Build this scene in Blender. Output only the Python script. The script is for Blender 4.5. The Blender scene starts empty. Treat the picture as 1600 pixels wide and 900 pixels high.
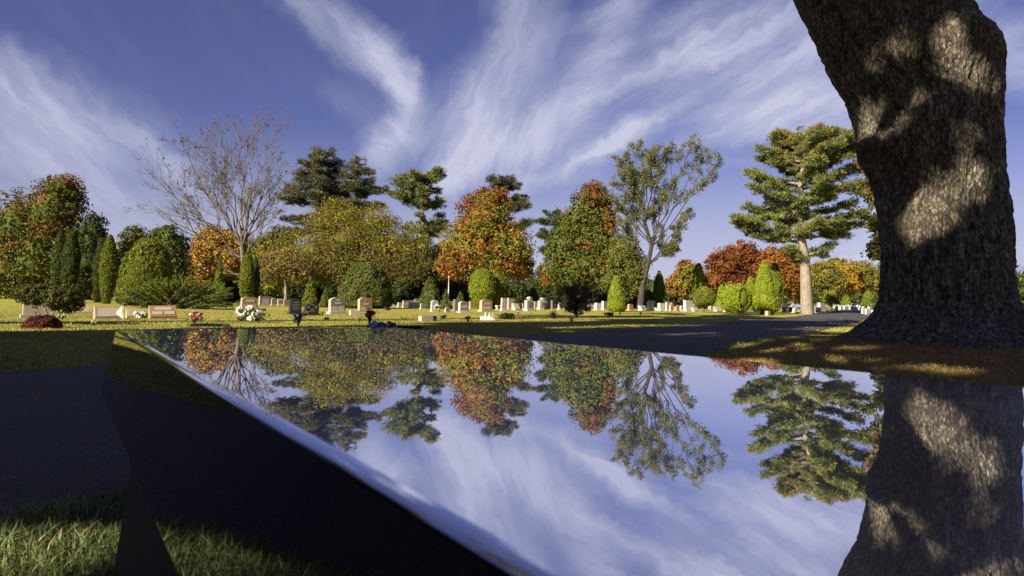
import bpy, math, random
import numpy as np
from mathutils import Matrix, Vector, Euler

rad = math.radians
S = bpy.context.scene
COL = S.collection
rng = np.random.default_rng(7)
random.seed(7)

# ------------------------------------------------------------------ camera
F = 1050.0                       # focal length in photo pixels (photo 1600 wide)
CAMZ = 0.60
cam_d = bpy.data.cameras.new("camera")
cam = bpy.data.objects.new("camera", cam_d)
COL.objects.link(cam)
cam_d.sensor_width = 36.0
cam_d.lens = 36.0 * F / 1600.0
cam_d.clip_start = 0.02
cam_d.clip_end = 3000
CAM_PITCH, CAM_ROLL = rad(4.9), rad(0.9)
CYP = 383.0                      # photo row of the optical axis: the photo is cropped from a taller frame
cam_d.shift_y = -(450 - CYP) / 1600
Mc = Matrix.Rotation(rad(90) + CAM_PITCH, 4, 'X') @ Matrix.Rotation(CAM_ROLL, 4, 'Z')
cam.matrix_world = Matrix.Translation((0, 0, CAMZ)) @ Mc
cam_d.dof.use_dof = True
cam_d.dof.focus_distance = 26.0
cam_d.dof.aperture_fstop = 9.0
S.camera = cam

# ------------------------------------------------------------------ light, sky, exposure
SUN_AZ = rad(223)                # clockwise from +Y: behind the camera, to the left
SUN_EL = rad(28)
sd = Vector((math.sin(SUN_AZ) * math.cos(SUN_EL), math.cos(SUN_AZ) * math.cos(SUN_EL), math.sin(SUN_EL)))
sun_d = bpy.data.lights.new("sun", 'SUN')
sun_d.energy = 5.0
sun_d.angle = rad(0.5)
sun_d.color = (1.0, 0.88, 0.68)
sun = bpy.data.objects.new("sun", sun_d)
COL.objects.link(sun)
sun.rotation_euler = sd.to_track_quat('Z', 'Y').to_euler()
sun.location = (-40, -40, 40)

S.view_settings.view_transform = 'Standard'
S.view_settings.look = 'None'
S.view_settings.exposure = 1.3
S.view_settings.gamma = 1.0
S.view_settings.use_curve_mapping = False
SKY_STRENGTH = 0.10
SKY_TINT = (0.25, 0.205, 0.335)
CLOUD_COL = (2.45, 2.5, 3.15)


def ray(px, py):
    """direction of the photo pixel in the world, with y = 1"""
    v = Vector(((px - 800) / F, (CYP - py) / F, -1.0))
    w = cam.matrix_world.to_3x3() @ v
    return w / w.y


def at(px, py, depth):
    r = ray(px, py)
    return Vector((r.x * depth, depth, CAMZ + r.z * depth))


def azel(px, py):
    r = ray(px, py).normalized()
    return math.degrees(math.atan2(r.x, r.y)), math.degrees(math.asin(r.z))


class NT:
    def __init__(s, tree):
        s.t = tree
        tree.nodes.clear()

    def n(s, kind, **kw):
        nd = s.t.nodes.new(kind)
        for k, v in kw.items():
            setattr(nd, k, v)
        return nd

    def link(s, a, b):
        s.t.links.new(a, b)

    def put(s, sock, v):
        if isinstance(v, bpy.types.NodeSocket):
            s.link(v, sock)
        else:
            sock.default_value = v

    def math(s, op, a, b=None, c=None, clamp=False):
        nd = s.n('ShaderNodeMath', operation=op, use_clamp=clamp)
        s.put(nd.inputs[0], a)
        if b is not None: s.put(nd.inputs[1], b)
        if c is not None: s.put(nd.inputs[2], c)
        return nd.outputs[0]

    def vmath(s, op, a, b=None, scale=None):
        nd = s.n('ShaderNodeVectorMath', operation=op)
        s.put(nd.inputs[0], a)
        if b is not None: s.put(nd.inputs[1], b)
        if scale is not None: s.put(nd.inputs[3], scale)
        return nd.outputs['Value'] if op in ('DOT_PRODUCT', 'LENGTH', 'DISTANCE') else nd.outputs[0]

    def noise(s, vec, scale, detail=4, rough=0.55, dist=0.0, out=0):
        nd = s.n('ShaderNodeTexNoise')
        if vec is not None: s.link(vec, nd.inputs['Vector'])
        nd.inputs['Scale'].default_value = scale
        nd.inputs['Detail'].default_value = detail
        nd.inputs['Roughness'].default_value = rough
        nd.inputs['Distortion'].default_value = dist
        return nd.outputs[out]

    def maprange(s, v, a, b, c=0.0, d=1.0, smooth=False):
        nd = s.n('ShaderNodeMapRange')
        nd.interpolation_type = 'SMOOTHSTEP' if smooth else 'LINEAR'
        nd.clamp = True
        s.put(nd.inputs[0], v)
        for i, x in enumerate((a, b, c, d)):
            s.put(nd.inputs[i + 1], x)
        return nd.outputs[0]

    def mix(s, f, a, b, mode='MIX'):
        nd = s.n('ShaderNodeMix', data_type='RGBA', blend_type=mode)
        s.put(nd.inputs[0], f)
        for i, x in ((6, a), (7, b)):
            if isinstance(x, tuple) and len(x) == 3: x = (*x, 1)
            s.put(nd.inputs[i], x)
        return nd.outputs[2]

    def mapping(s, vec, scale=(1, 1, 1), rot=(0, 0, 0), loc=(0, 0, 0)):
        nd = s.n('ShaderNodeMapping')
        s.link(vec, nd.inputs[0])
        nd.inputs['Scale'].default_value = scale
        nd.inputs['Rotation'].default_value = rot
        nd.inputs['Location'].default_value = loc
        return nd.outputs[0]


# cirrus strokes: polylines given as (photo x, y, half width, strength), turned into azimuth/elevation
STROKES = [
    [(430, -30, 34, .25), (520, 35, 44, .50), (590, 85, 46, .72), (630, 128, 36, .72), (640, 168, 32, .66), (620, 212, 40, .80), (590, 255, 44, .65)],
    [(540, 150, 60, .10), (620, 200, 60, .18), (590, 240, 50, .10)],
    [(800, -40, 80, .30), (830, 50, 80, .40), (790, 130, 80, .50), (745, 175, 80, .72), (720, 225, 66, .78), (690, 280, 44, .60)],
    [(690, 292, 36, .55), (780, 250, 46, .55), (850, 205, 48, .58), (900, 150, 48, .50), (935, 90, 52, .48), (965, 10, 60, .35)],
    [(790, 250, 44, .45), (900, 195, 54, .50), (1000, 145, 64, .55), (1100, 90, 84, .66), (1200, 55, 90, .66), (1320, 40, 90, .5)],
    [(760, 300, 20, .40), (850, 288, 26, .52), (925, 250, 32, .76), (970, 216, 32, .82), (1020, 188, 22, .40)],
    [(1010, 200, 30, .30), (1100, 182, 46, .50), (1200, 165, 52, .68), (1360, 160, 50, .6)],
    [(1000, 236, 20, .20), (1100, 222, 22, .34), (1200, 206, 20, .44), (1350, 202, 20, .4)],
    [(1060, 262, 18, .2), (1170, 250, 22, .35), (1230, 262, 20, .2)],
    [(20, 130, 70, .42), (120, 190, 72, .52), (200, 245, 76, .50), (280, 300, 70, .40), (360, 350, 60, .25)],
    [(0, 230, 110, .40), (120, 300, 100, .38), (240, 350, 80, .30)],
    [(400, 285, 44, .2), (470, 300, 40, .34), (540, 330, 40, .2)],
    [(1040, 400, 60, .45), (1160, 385, 60, .45), (1340, 400, 90, .95), (1460, 380, 90, .9)],
    [(820, 340, 50, .3), (860, 380, 50, .4)],
    [(1110, 370, 30, .3), (1150, 330, 30, .3), (1200, 300, 30, .2)],
    [(1500, 10, 60, .35), (1560, 60, 50, .35), (1620, 110, 50, .4)],
]


def build_world():
    w = bpy.data.worlds.new("World")
    S.world = w
    w.use_nodes = True
    N = NT(w.node_tree)
    out = N.n('ShaderNodeOutputWorld')
    bg = N.n('ShaderNodeBackground')
    N.link(bg.outputs[0], out.inputs[0])
    sky = N.n('ShaderNodeTexSky', sky_type='NISHITA')
    sky.sun_disc = False
    sky.sun_elevation = SUN_EL
    sky.sun_rotation = SUN_AZ
    sky.altitude = 0
    sky.air_density = 1.0
    sky.dust_density = 0.6
    sky.ozone_density = 2.5
    skyc = N.mix(1.0, sky.outputs[0], SKY_TINT, 'MULTIPLY')
    tc = N.n('ShaderNodeTexCoord').outputs['Generated']
    sep = N.n('ShaderNodeSeparateXYZ')
    N.link(tc, sep.inputs[0])
    az = N.math('MULTIPLY', N.math('ARCTAN2', sep.outputs[0], sep.outputs[1]), 57.29578)
    el = N.math('MULTIPLY', N.math('ARCSINE', sep.outputs[2]), 57.29578)
    cmb = N.n('ShaderNodeCombineXYZ')
    N.link(az, cmb.inputs[0]); N.link(el, cmb.inputs[1])
    P0 = cmb.outputs[0]
    # wispy warp of the coordinates
    wn = N.noise(P0, 0.10, 5, 0.6, out=1)
    wv = N.vmath('SUBTRACT', wn, (0.5, 0.5, 0.5))
    wsep = N.vmath('MULTIPLY', wv, (3.0, 2.6, 0.0))
    wn2 = N.noise(P0, 0.55, 4, 0.6, out=1)
    wv2 = N.vmath('MULTIPLY', N.vmath('SUBTRACT', wn2, (0.5, 0.5, 0.5)), (2.0, 1.6, 0.0))
    P = N.vmath('ADD', N.vmath('ADD', P0, wsep), wv2)
    total = None
    k = math.degrees(1 / F)
    for st in STROKES:
        best = None
        for (x0, y0, w0, s0), (x1, y1, w1, s1) in zip(st[:-1], st[1:]):
            a = Vector((*azel(x0, y0), 0)); b = Vector((*azel(x1, y1), 0))
            ab = b - a
            L2 = ab.dot(ab)
            pa = N.vmath('SUBTRACT', P, tuple(a))
            t = N.math('MULTIPLY', N.vmath('DOT_PRODUCT', pa, tuple(ab)), 1 / L2, clamp=True)
            near = N.vmath('SCALE', tuple(ab), scale=t)
            d = N.vmath('DISTANCE', pa, near)
            wd = N.math('MULTIPLY_ADD', t, (w1 - w0) * k * 1.35, w0 * k * 1.35)
            st_ = N.math('MULTIPLY_ADD', t, s1 - s0, s0)
            m = N.math('SUBTRACT', 1.0, N.math('DIVIDE', d, wd), clamp=True)
            m = N.math('MULTIPLY', N.math('MULTIPLY', N.math('MULTIPLY', m, m), N.math('SUBTRACT', 3.0, N.math('MULTIPLY', m, 2.0))), st_)
            best = m if best is None else N.math('MAXIMUM', best, m)
        total = best if total is None else N.math('SUBTRACT', N.math('ADD', total, best), N.math('MULTIPLY', total, best))
    # fibres: drawn out along three directions that take over from each other across the sky
    def fibre(angle, seed):
        ca, sa = math.cos(rad(angle)), math.sin(rad(angle))
        al = N.vmath('DOT_PRODUCT', P, (ca, sa, 0)); ac = N.vmath('DOT_PRODUCT', P, (-sa, ca, 0))
        cc = N.n('ShaderNodeCombineXYZ')
        N.link(N.math('MULTIPLY', al, 0.055), cc.inputs[0]); N.link(N.math('MULTIPLY', ac, 0.30), cc.inputs[1])
        cc.inputs[2].default_value = seed
        return N.noise(cc.outputs[0], 1.3, 9, 0.56, 0.0)
    w1 = N.maprange(az, -12, -6, smooth=True)
    w2 = N.maprange(az, 0, 9, smooth=True)
    tex = N.math('ADD', N.math('MULTIPLY', fibre(-42, 0.3), N.math('SUBTRACT', 1.0, w1)),
                 N.math('MULTIPLY', w1, N.math('ADD', N.math('MULTIPLY', fibre(66, 3.3), N.math('SUBTRACT', 1.0, w2)), N.math('MULTIPLY', fibre(24, 7.1), w2))))
    texm = N.maprange(tex, 0.32, 0.62, 0.45, 1.40)
    cover = N.math('MULTIPLY', total, texm)
    veil = N.maprange(tex, 0.46, 0.75, 0.0, 0.12)
    right = N.maprange(az, -4, 14, 0.25, 1.6)
    hor = N.math('ADD', N.maprange(el, 0.0, 15.0, 0.72, 0.0, smooth=True), 0.03)
    cover = N.math('ADD', N.math('MAXIMUM', cover, hor), N.math('MULTIPLY', veil, right))
    cover = N.math('MINIMUM', cover, 0.95)
    cover = N.math('MULTIPLY', cover, N.maprange(el, -2, 0, 0, 1))
    col = N.mix(cover, skyc, CLOUD_COL)
    N.link(col, bg.inputs[0])
    bg.inputs[1].default_value = SKY_STRENGTH
    w.cycles.sampling_method = 'MANUAL'
    w.cycles.sample_map_resolution = 512


build_world()

cy = S.cycles
cy.use_denoising = True
cy.max_bounces = 6
cy.diffuse_bounces = 3
cy.glossy_bounces = 4
cy.transmission_bounces = 3
cy.transparent_max_bounces = 4
cy.sample_clamp_indirect = 8.0
cy.caustics_reflective = False
cy.caustics_refractive = False

# ------------------------------------------------------------------ generic helpers


def link(o, parent=None):
    COL.objects.link(o)
    if parent is not None:
        o.parent = parent
    return o


def tag(o, label=None, cat=None, group=None, kind=None):
    if label: o['label'] = label
    if cat: o['category'] = cat
    if group: o['group'] = group
    if kind: o['kind'] = kind
    return o


def thing(name, loc, label, cat, group=None, rz=0.0):
    o = bpy.data.objects.new(name, None)
    o.location = loc
    o.rotation_euler = (0, 0, rz)
    o.empty_display_size = 0.2
    COL.objects.link(o)
    return tag(o, label, cat, group)


def mesh(name, verts, faces, mat, parent=None, smooth=False, cols=None, k=None, mids=None):
    """faces: either a list of tuples, or an (n,k) int array of equal polygons"""
    me = bpy.data.meshes.new(name)
    verts = np.asarray(verts, dtype=np.float32)
    if isinstance(faces, np.ndarray):
        n, kk = faces.shape
        me.vertices.add(len(verts))
        me.vertices.foreach_set('co', verts.ravel())
        me.loops.add(n * kk)
        me.loops.foreach_set('vertex_index', faces.astype(np.int32).ravel())
        me.polygons.add(n)
        me.polygons.foreach_set('loop_start', np.arange(0, n * kk, kk, dtype=np.int32))
        me.polygons.foreach_set('loop_total', np.full(n, kk, dtype=np.int32))
        me.update(calc_edges=True)
    else:
        me.from_pydata([tuple(map(float, v)) for v in verts], [], [tuple(f) for f in faces])
        me.update()
    if cols is not None:
        a = me.color_attributes.new('Col', 'FLOAT_COLOR', 'POINT')
        c4 = np.ones((len(verts), 4), dtype=np.float32)
        c4[:, :3] = cols
        a.data.foreach_set('color', c4.ravel())
    for m in (mat if isinstance(mat, (list, tuple)) else [mat]):
        me.materials.append(m)
    if mids is not None:
        me.polygons.foreach_set('material_index', np.asarray(mids, dtype=np.int32))
    me.polygons.foreach_set('use_smooth', np.full(len(me.polygons), bool(smooth)))
    o = bpy.data.objects.new(name, me)
    return link(o, parent)


class MB:
    """collects shapes into one mesh"""
    def __init__(s): s.v = []; s.f = []; s.m = []; s.mi = 0

    def add(s, vs, fs):
        b = len(s.v)
        s.v += [tuple(v) for v in vs]
        s.f += [tuple(i + b for i in f) for f in fs]
        s.m += [s.mi] * len(fs)

    def box(s, x0, x1, y0, y1, z0, z1, bev=0.0):
        if bev > 0:
            s.prism([(x0 + bev, z0), (x1 - bev, z0), (x1, z0 + bev), (x1, z1 - bev), (x1 - bev, z1), (x0 + bev, z1), (x0, z1 - bev), (x0, z0 + bev)], y0, y1)
            return
        s.add([(x0, y0, z0), (x1, y0, z0), (x1, y1, z0), (x0, y1, z0), (x0, y0, z1), (x1, y0, z1), (x1, y1, z1), (x0, y1, z1)],
              [(0, 3, 2, 1), (4, 5, 6, 7), (0, 1, 5, 4), (1, 2, 6, 5), (2, 3, 7, 6), (3, 0, 4, 7)])

    def prism(s, outline, y0, y1):
        n = len(outline)
        vs = [(x, y0, z) for x, z in outline] + [(x, y1, z) for x, z in outline]
        fs = [tuple(range(n)), tuple(range(2 * n - 1, n - 1, -1))]
        fs += [((i + 1) % n, i, i + n, (i + 1) % n + n) for i in range(n)]
        s.add(vs, fs)

    def tube(s, pts, rads, n=6, cap=True):
        v, f = tube_arrays([np.array(pts, float)], [np.array(rads, float)], n)
        fs = [tuple(x) for x in f]
        if cap:
            L = len(pts)
            fs.append(tuple(range(n - 1, -1, -1)))
            fs.append(tuple((L - 1) * n + i for i in range(n)))
        s.add(v, fs)

    def lathe(s, prof, cx=0, cy_=0, n=12, cap=True):
        vs = []; fs = []
        for r, z in prof:
            for i in range(n):
                a = 2 * math.pi * i / n
                vs.append((cx + r * math.cos(a), cy_ + r * math.sin(a), z))
        for j in range(len(prof) - 1):
            for i in range(n):
                fs.append((j * n + i, j * n + (i + 1) % n, (j + 1) * n + (i + 1) % n, (j + 1) * n + i))
        if cap:
            fs.append(tuple(range(n - 1, -1, -1)))
            fs.append(tuple((len(prof) - 1) * n + i for i in range(n)))
        s.add(vs, fs)

    def build(s, name, mat, parent=None, smooth=False):
        return mesh(name, s.v, s.f, mat, parent, smooth, mids=s.m)


def tube_arrays(lines, radii, n=5):
    """many polylines -> verts, quads"""
    V = []; Fq = []; base = 0
    a = np.arange(n) * 2 * np.pi / n
    ca, sa = np.cos(a), np.sin(a)
    for p, r in zip(lines, radii):
        L = len(p)
        d = np.gradient(p, axis=0)
        d /= np.linalg.norm(d, axis=1, keepdims=True) + 1e-9
        ref = np.array([0.0, 1.0, 0.03]) if abs(d[0, 1]) < 0.8 else np.array([1.0, 0, 0.03])
        u = np.cross(d, ref); u /= np.linalg.norm(u, axis=1, keepdims=True) + 1e-9
        w = np.cross(d, u)
        ring = p[:, None, :] + r[:, None, None] * (ca[None, :, None] * u[:, None, :] + sa[None, :, None] * w[:, None, :])
        V.append(ring.reshape(-1, 3))
        i = np.arange(L - 1)[:, None] * n; j = np.arange(n)[None, :]
        q = np.stack([i + j, i + (j + 1) % n, i + n + (j + 1) % n, i + n + j], -1).reshape(-1, 4)[:, ::-1]
        Fq.append(q + base); base += L * n
    return np.concatenate(V), np.concatenate(Fq)


def hash3(i, j, k, seed):
    h = (i * 374761393 + j * 668265263 + k * 2147483647 + seed * 974711) & 0xffffffff
    h = ((h ^ (h >> 13)) * 1274126177) & 0xffffffff
    return ((h ^ (h >> 16)) & 0xffff) / 65535.0


def vnoise(p, seed=0):
    p = np.asarray(p, dtype=np.float64)
    i = np.floor(p).astype(np.int64); f = p - i
    f = f * f * (3 - 2 * f)
    r = 0
    for dx in (0, 1):
        for dy in (0, 1):
            for dz in (0, 1):
                w = (f[..., 0] if dx else 1 - f[..., 0]) * (f[..., 1] if dy else 1 - f[..., 1]) * (f[..., 2] if dz else 1 - f[..., 2])
                r = r + w * hash3(i[..., 0] + dx, i[..., 1] + dy, i[..., 2] + dz, seed)
    return r * 2 - 1


def fbm(p, seed=0, octv=4):
    s = 0; a = 1; t = 0
    p = np.asarray(p, dtype=np.float64)
    for o in range(octv):
        s = s + a * vnoise(p * 2 ** o, seed + o * 17); t += a; a *= 0.5
    return s / t


# ------------------------------------------------------------------ terrain
def sstep(a, b, x):
    t = np.clip((x - a) / (b - a), 0, 1)
    return t * t * (3 - 2 * t)


TX, TY = 5.75, 9.0              # foot of the great trunk


def gz(x, y):
    x = np.asarray(x, float); y = np.asarray(y, float)
    t = sstep(30, 85, y)
    z = (0.30 + 0.26 * sstep(-15, 25, x)) * t
    z = z + 0.0007 * np.clip(y - 85, 0, 2000)
    r2 = (x - TX) ** 2 + (y - TY) ** 2
    z = z + 0.17 * np.exp(-r2 / 3.2 ** 2 / 0.8)
    # gentle bank beyond the road at the left
    return z


def ground(x, y):
    return Vector((x, y, float(gz(x, y))))


def project(p):
    v = cam.matrix_world.inverted() @ Vector(p)
    return 800 + F * v.x / -v.z, CYP - F * v.y / -v.z


def gdepth(px, py, lo=0.5, hi=80.0):
    """forward distance at which the ground shows at this photo pixel"""
    r = ray(px, py)
    d = lo
    while d < hi:
        if CAMZ + r.z * d <= float(gz(r.x * d, d)): return d
        d *= 1.01
    return hi


def gpoint(px, py, hi=80.0):
    d = gdepth(px, py, hi=hi)
    r = ray(px, py)
    return ground(r.x * d, d), d


# ------------------------------------------------------------------ materials
MATS = {}


def newmat(name):
    m = bpy.data.materials.new(name)
    m.use_nodes = True
    N = NT(m.node_tree)
    out = N.n('ShaderNodeOutputMaterial')
    b = N.n('ShaderNodeBsdfPrincipled')
    N.link(b.outputs[0], out.inputs[0])
    return m, N, b, out


def bump(N, b, h, strength=0.5, dist=0.01, normal=None):
    bp = N.n('ShaderNodeBump')
    bp.inputs['Strength'].default_value = strength
    bp.inputs['Distance'].default_value = dist
    N.link(h, bp.inputs['Height'])
    if normal is not None: N.link(normal, bp.inputs['Normal'])
    N.link(bp.outputs[0], b.inputs['Normal'])
    return bp.outputs[0]


def leaf_mat(name, transl=0.32, rough=0.55, spec=0.3):
    m, N, b, out = newmat(name)
    at_ = N.n('ShaderNodeAttribute'); at_.attribute_name = 'Col'
    N.link(at_.outputs[0], b.inputs['Base Color'])
    b.inputs['Roughness'].default_value = rough
    b.inputs['Specular IOR Level'].default_value = spec
    tr = N.n('ShaderNodeBsdfTranslucent')
    N.link(at_.outputs[0], tr.inputs[0])
    mx = N.n('ShaderNodeMixShader'); mx.inputs[0].default_value = transl
    N.link(b.outputs[0], mx.inputs[1]); N.link(tr.outputs[0], mx.inputs[2])
    N.link(mx.outputs[0], out.inputs[0])
    return m


def bark_mat(name, c0, c1, scale=3.0):
    m, N, b, out = newmat(name)
    tc = N.n('ShaderNodeTexCoord').outputs['Object']
    mp = N.mapping(tc, (1, 1, 0.25))
    n1 = N.noise(mp, scale * 3, 6, 0.65)
    n2 = N.noise(tc, scale * 0.4, 3)
    f = N.maprange(N.math('ADD', N.math('MULTIPLY', n1, .75), N.math('MULTIPLY', n2, .25)), 0.35, 0.66)
    N.link(N.mix(f, c0, c1), b.inputs['Base Color'])
    b.inputs['Roughness'].default_value = 0.9
    bump(N, b, n1, 0.9, 0.05)
    return m


def stone_mat(name, col, var=0.25, rough=0.6, speck=260.0, blotch=None):
    m, N, b, out = newmat(name)
    tc = N.n('ShaderNodeTexCoord').outputs['Object']
    n1 = N.noise(tc, speck * 0.25, 3, 0.7)
    n2 = N.noise(tc, 4.0, 5, 0.65)
    dark = tuple(c * (1 - var) for c in col); light = tuple(min(1, c * (1 + var)) for c in col)
    c = N.mix(N.maprange(n1, 0.3, 0.7), dark, light)
    stain = blotch or tuple(x * 0.55 for x in col)
    c = N.mix(N.maprange(n2, 0.55, 0.8, 0, 0.55), c, stain)
    N.link(c, b.inputs['Base Color'])
    b.inputs['Roughness'].default_value = rough
    bump(N, b, n1, 0.3, 0.004)
    return m


def plain(name, col, rough=0.6, metal=0.0, var=0.15, scale=20):
    m, N, b, out = newmat(name)
    tc = N.n('ShaderNodeTexCoord').outputs['Object']
    n = N.noise(tc, scale, 4)
    N.link(N.mix(N.maprange(n, 0.3, 0.7), tuple(c * (1 - var) for c in col), tuple(min(1, c * (1 + var)) for c in col)), b.inputs['Base Color'])
    b.inputs['Roughness'].default_value = rough
    b.inputs['Metallic'].default_value = metal
    return m


M_leaf = leaf_mat('leaves', 0.26, 0.75, 0.12)
M_needle = leaf_mat('needles', 0.18, 0.5, 0.35)
M_grassb = leaf_mat('grass_blades', 0.30, 0.5, 0.3)
M_flower = leaf_mat('petals', 0.3, 0.6, 0.3)
M_bark_grey = bark_mat('bark_grey', (0.06, 0.048, 0.036), (0.17, 0.135, 0.10), 4)
M_bark_dark = bark_mat('bark_dark', (0.018, 0.014, 0.011), (0.070, 0.055, 0.044), 4)
M_bark_pale = bark_mat('bark_pale', (0.13, 0.105, 0.08), (0.33, 0.28, 0.215), 5)
M_twig = plain('twig', (0.105, 0.092, 0.062), 0.8)
ST = {
    'tan': stone_mat('granite_tan', (0.36, 0.28, 0.19)),
    'brown': stone_mat('granite_brown', (0.26, 0.17, 0.09)),
    'brownface': stone_mat('granite_brown_polished', (0.20, 0.13, 0.07), rough=0.3),
    'grey': stone_mat('granite_grey', (0.34, 0.32, 0.29)),
    'greyface': stone_mat('granite_grey_polished', (0.17, 0.155, 0.135), rough=0.35),
    'rose': stone_mat('granite_rose', (0.34, 0.28, 0.22)),
    'white': stone_mat('marble_white', (0.44, 0.42, 0.38), 0.18),
    'panel': stone_mat('granite_pale_carved', (0.42, 0.36, 0.28), 0.15),
    'black': stone_mat('granite_black', (0.022, 0.022, 0.024), 0.4, 0.2, blotch=(0.03, 0.03, 0.03)),
    'etch': stone_mat('etched_grey', (0.14, 0.14, 0.15), 0.3),
    'conc': stone_mat('concrete', (0.33, 0.31, 0.28), 0.2, 0.9),
}


def lawn_mat():
    m, N, b, out = newmat('lawn')
    g = N.n('ShaderNodeNewGeometry').outputs['Position']
    big = N.noise(g, 0.16, 5, 0.6)
    mid = N.noise(N.mapping(g, (1, 1.4, 1)), 1.3, 6, 0.65)
    fine = N.noise(g, 22.0, 5, 0.75)
    c = N.mix(N.maprange(big, 0.35, 0.65), (0.27, 0.265, 0.045), (0.46, 0.405, 0.10))
    c = N.mix(N.maprange(mid, 0.40, 0.70, 0, 0.7), c, (0.37, 0.35, 0.06))
    c = N.mix(N.maprange(fine, 0.40, 0.62, 0.7, 0.0), c, (0.15, 0.155, 0.03))
    N.link(c, b.inputs['Base Color'])
    b.inputs['Roughness'].default_value = 0.9
    b.inputs['Specular IOR Level'].default_value = 0.1
    bump(N, b, N.math('ADD', N.math('MULTIPLY', fine, 0.5), mid), 1.0, 0.08)
    return m


def asphalt_mat():
    m, N, b, out = newmat('asphalt')
    g = N.n('ShaderNodeNewGeometry').outputs['Position']
    vo = N.n('ShaderNodeTexVoronoi'); vo.feature = 'F1'
    N.link(g, vo.inputs['Vector']); vo.inputs['Scale'].default_value = 170
    fine = N.noise(g, 140.0, 3, 0.7)
    mid = N.noise(g, 1.6, 5, 0.6)
    c = N.mix(N.maprange(vo.outputs[1] if False else fine, 0.35, 0.68), (0.012, 0.012, 0.014), (0.070, 0.069, 0.072))
    c = N.mix(N.maprange(mid, 0.42, 0.72, 0, 0.55), c, (0.020, 0.020, 0.021))
    sp = N.maprange(N.noise(g, 75, 2, 0.5), 0.62, 0.70)
    c = N.mix(N.math('MULTIPLY', sp, 0.8), c, (0.22, 0.21, 0.20))
    N.link(c, b.inputs['Base Color'])
    b.inputs['Roughness'].default_value = 0.85
    h = N.math('ADD', N.math('MULTIPLY', vo.outputs[0], -0.8), N.math('MULTIPLY', mid, 0.6))
    bump(N, b, h, 0.6, 0.004)
    return m


# ------------------------------------------------------------------ ground and road
def nonuni(lim, n, p=2.6):
    t = np.linspace(-1, 1, n)
    return np.sign(t) * (np.abs(t) ** p) * lim


def build_ground():
    xs = nonuni(900, 261) + 2.0
    ys = nonuni(900, 261) + 9.0
    X, Y = np.meshgrid(xs, ys, indexing='ij')
    Z = gz(X, Y)
    V = np.stack([X, Y, Z], -1).reshape(-1, 3)
    nx, ny = X.shape
    i, j = np.meshgrid(np.arange(nx - 1), np.arange(ny - 1), indexing='ij')
    q = np.stack([i * ny + j, (i + 1) * ny + j, (i + 1) * ny + j + 1, i * ny + j + 1], -1).reshape(-1, 4)
    o = mesh('ground', V, q, lawn_mat(), smooth=True)
    tag(o, kind='structure')


ROAD_U = np.array([0.51, 0.86]) / math.hypot(0.51, 0.86)
ROAD_N = np.array([ROAD_U[1], -ROAD_U[0]])
ROAD_NEAR, ROAD_FAR = -2.05, -5.95


def road_off(s):
    """sideways bend of the road along its length"""
    return 0.0


def build_road():
    s = np.linspace(-60, 120, 361)
    t = np.linspace(0, 1, 15)
    Sg, T = np.meshgrid(s, t, indexing='ij')
    wob_n = 0.09 * fbm(np.stack([s * 0.9, s * 0, s * 0], -1), 3)
    wob_f = 0.12 * fbm(np.stack([s * 0.8, s * 0 + 5, s * 0], -1), 9)
    n = (ROAD_NEAR + wob_n)[:, None] * (1 - T) + (ROAD_FAR + wob_f)[:, None] * T
    X = Sg * ROAD_U[0] + n * ROAD_N[0]; Y = Sg * ROAD_U[1] + n * ROAD_N[1]
    Z = gz(X, Y) + 0.012 + 0.02 * (1 - (2 * T - 1) ** 2)
    V = np.stack([X, Y, Z], -1).reshape(-1, 3)
    nx, ny = X.shape
    i, j = np.meshgrid(np.arange(nx - 1), np.arange(ny - 1), indexing='ij')
    q = np.stack([i * ny + j, i * ny + j + 1, (i + 1) * ny + j + 1, (i + 1) * ny + j], -1).reshape(-1, 4)
    q = q[:, ::-1]
    o = mesh('road', V, q, asphalt_mat(), smooth=True)
    tag(o, kind='structure')


build_ground()
build_road()

# ------------------------------------------------------------------ the polished bench
BN = np.array([0.8311, 0.5561]); BD = np.array([0.5561, -0.8311])
TOPZ = CAMZ - 0.10
BOTZ = CAMZ - 0.288


def bench_pt(n, d, z):
    return (BN[0] * n + BD[0] * d, BN[1] * n + BD[1] * d, z)


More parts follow.
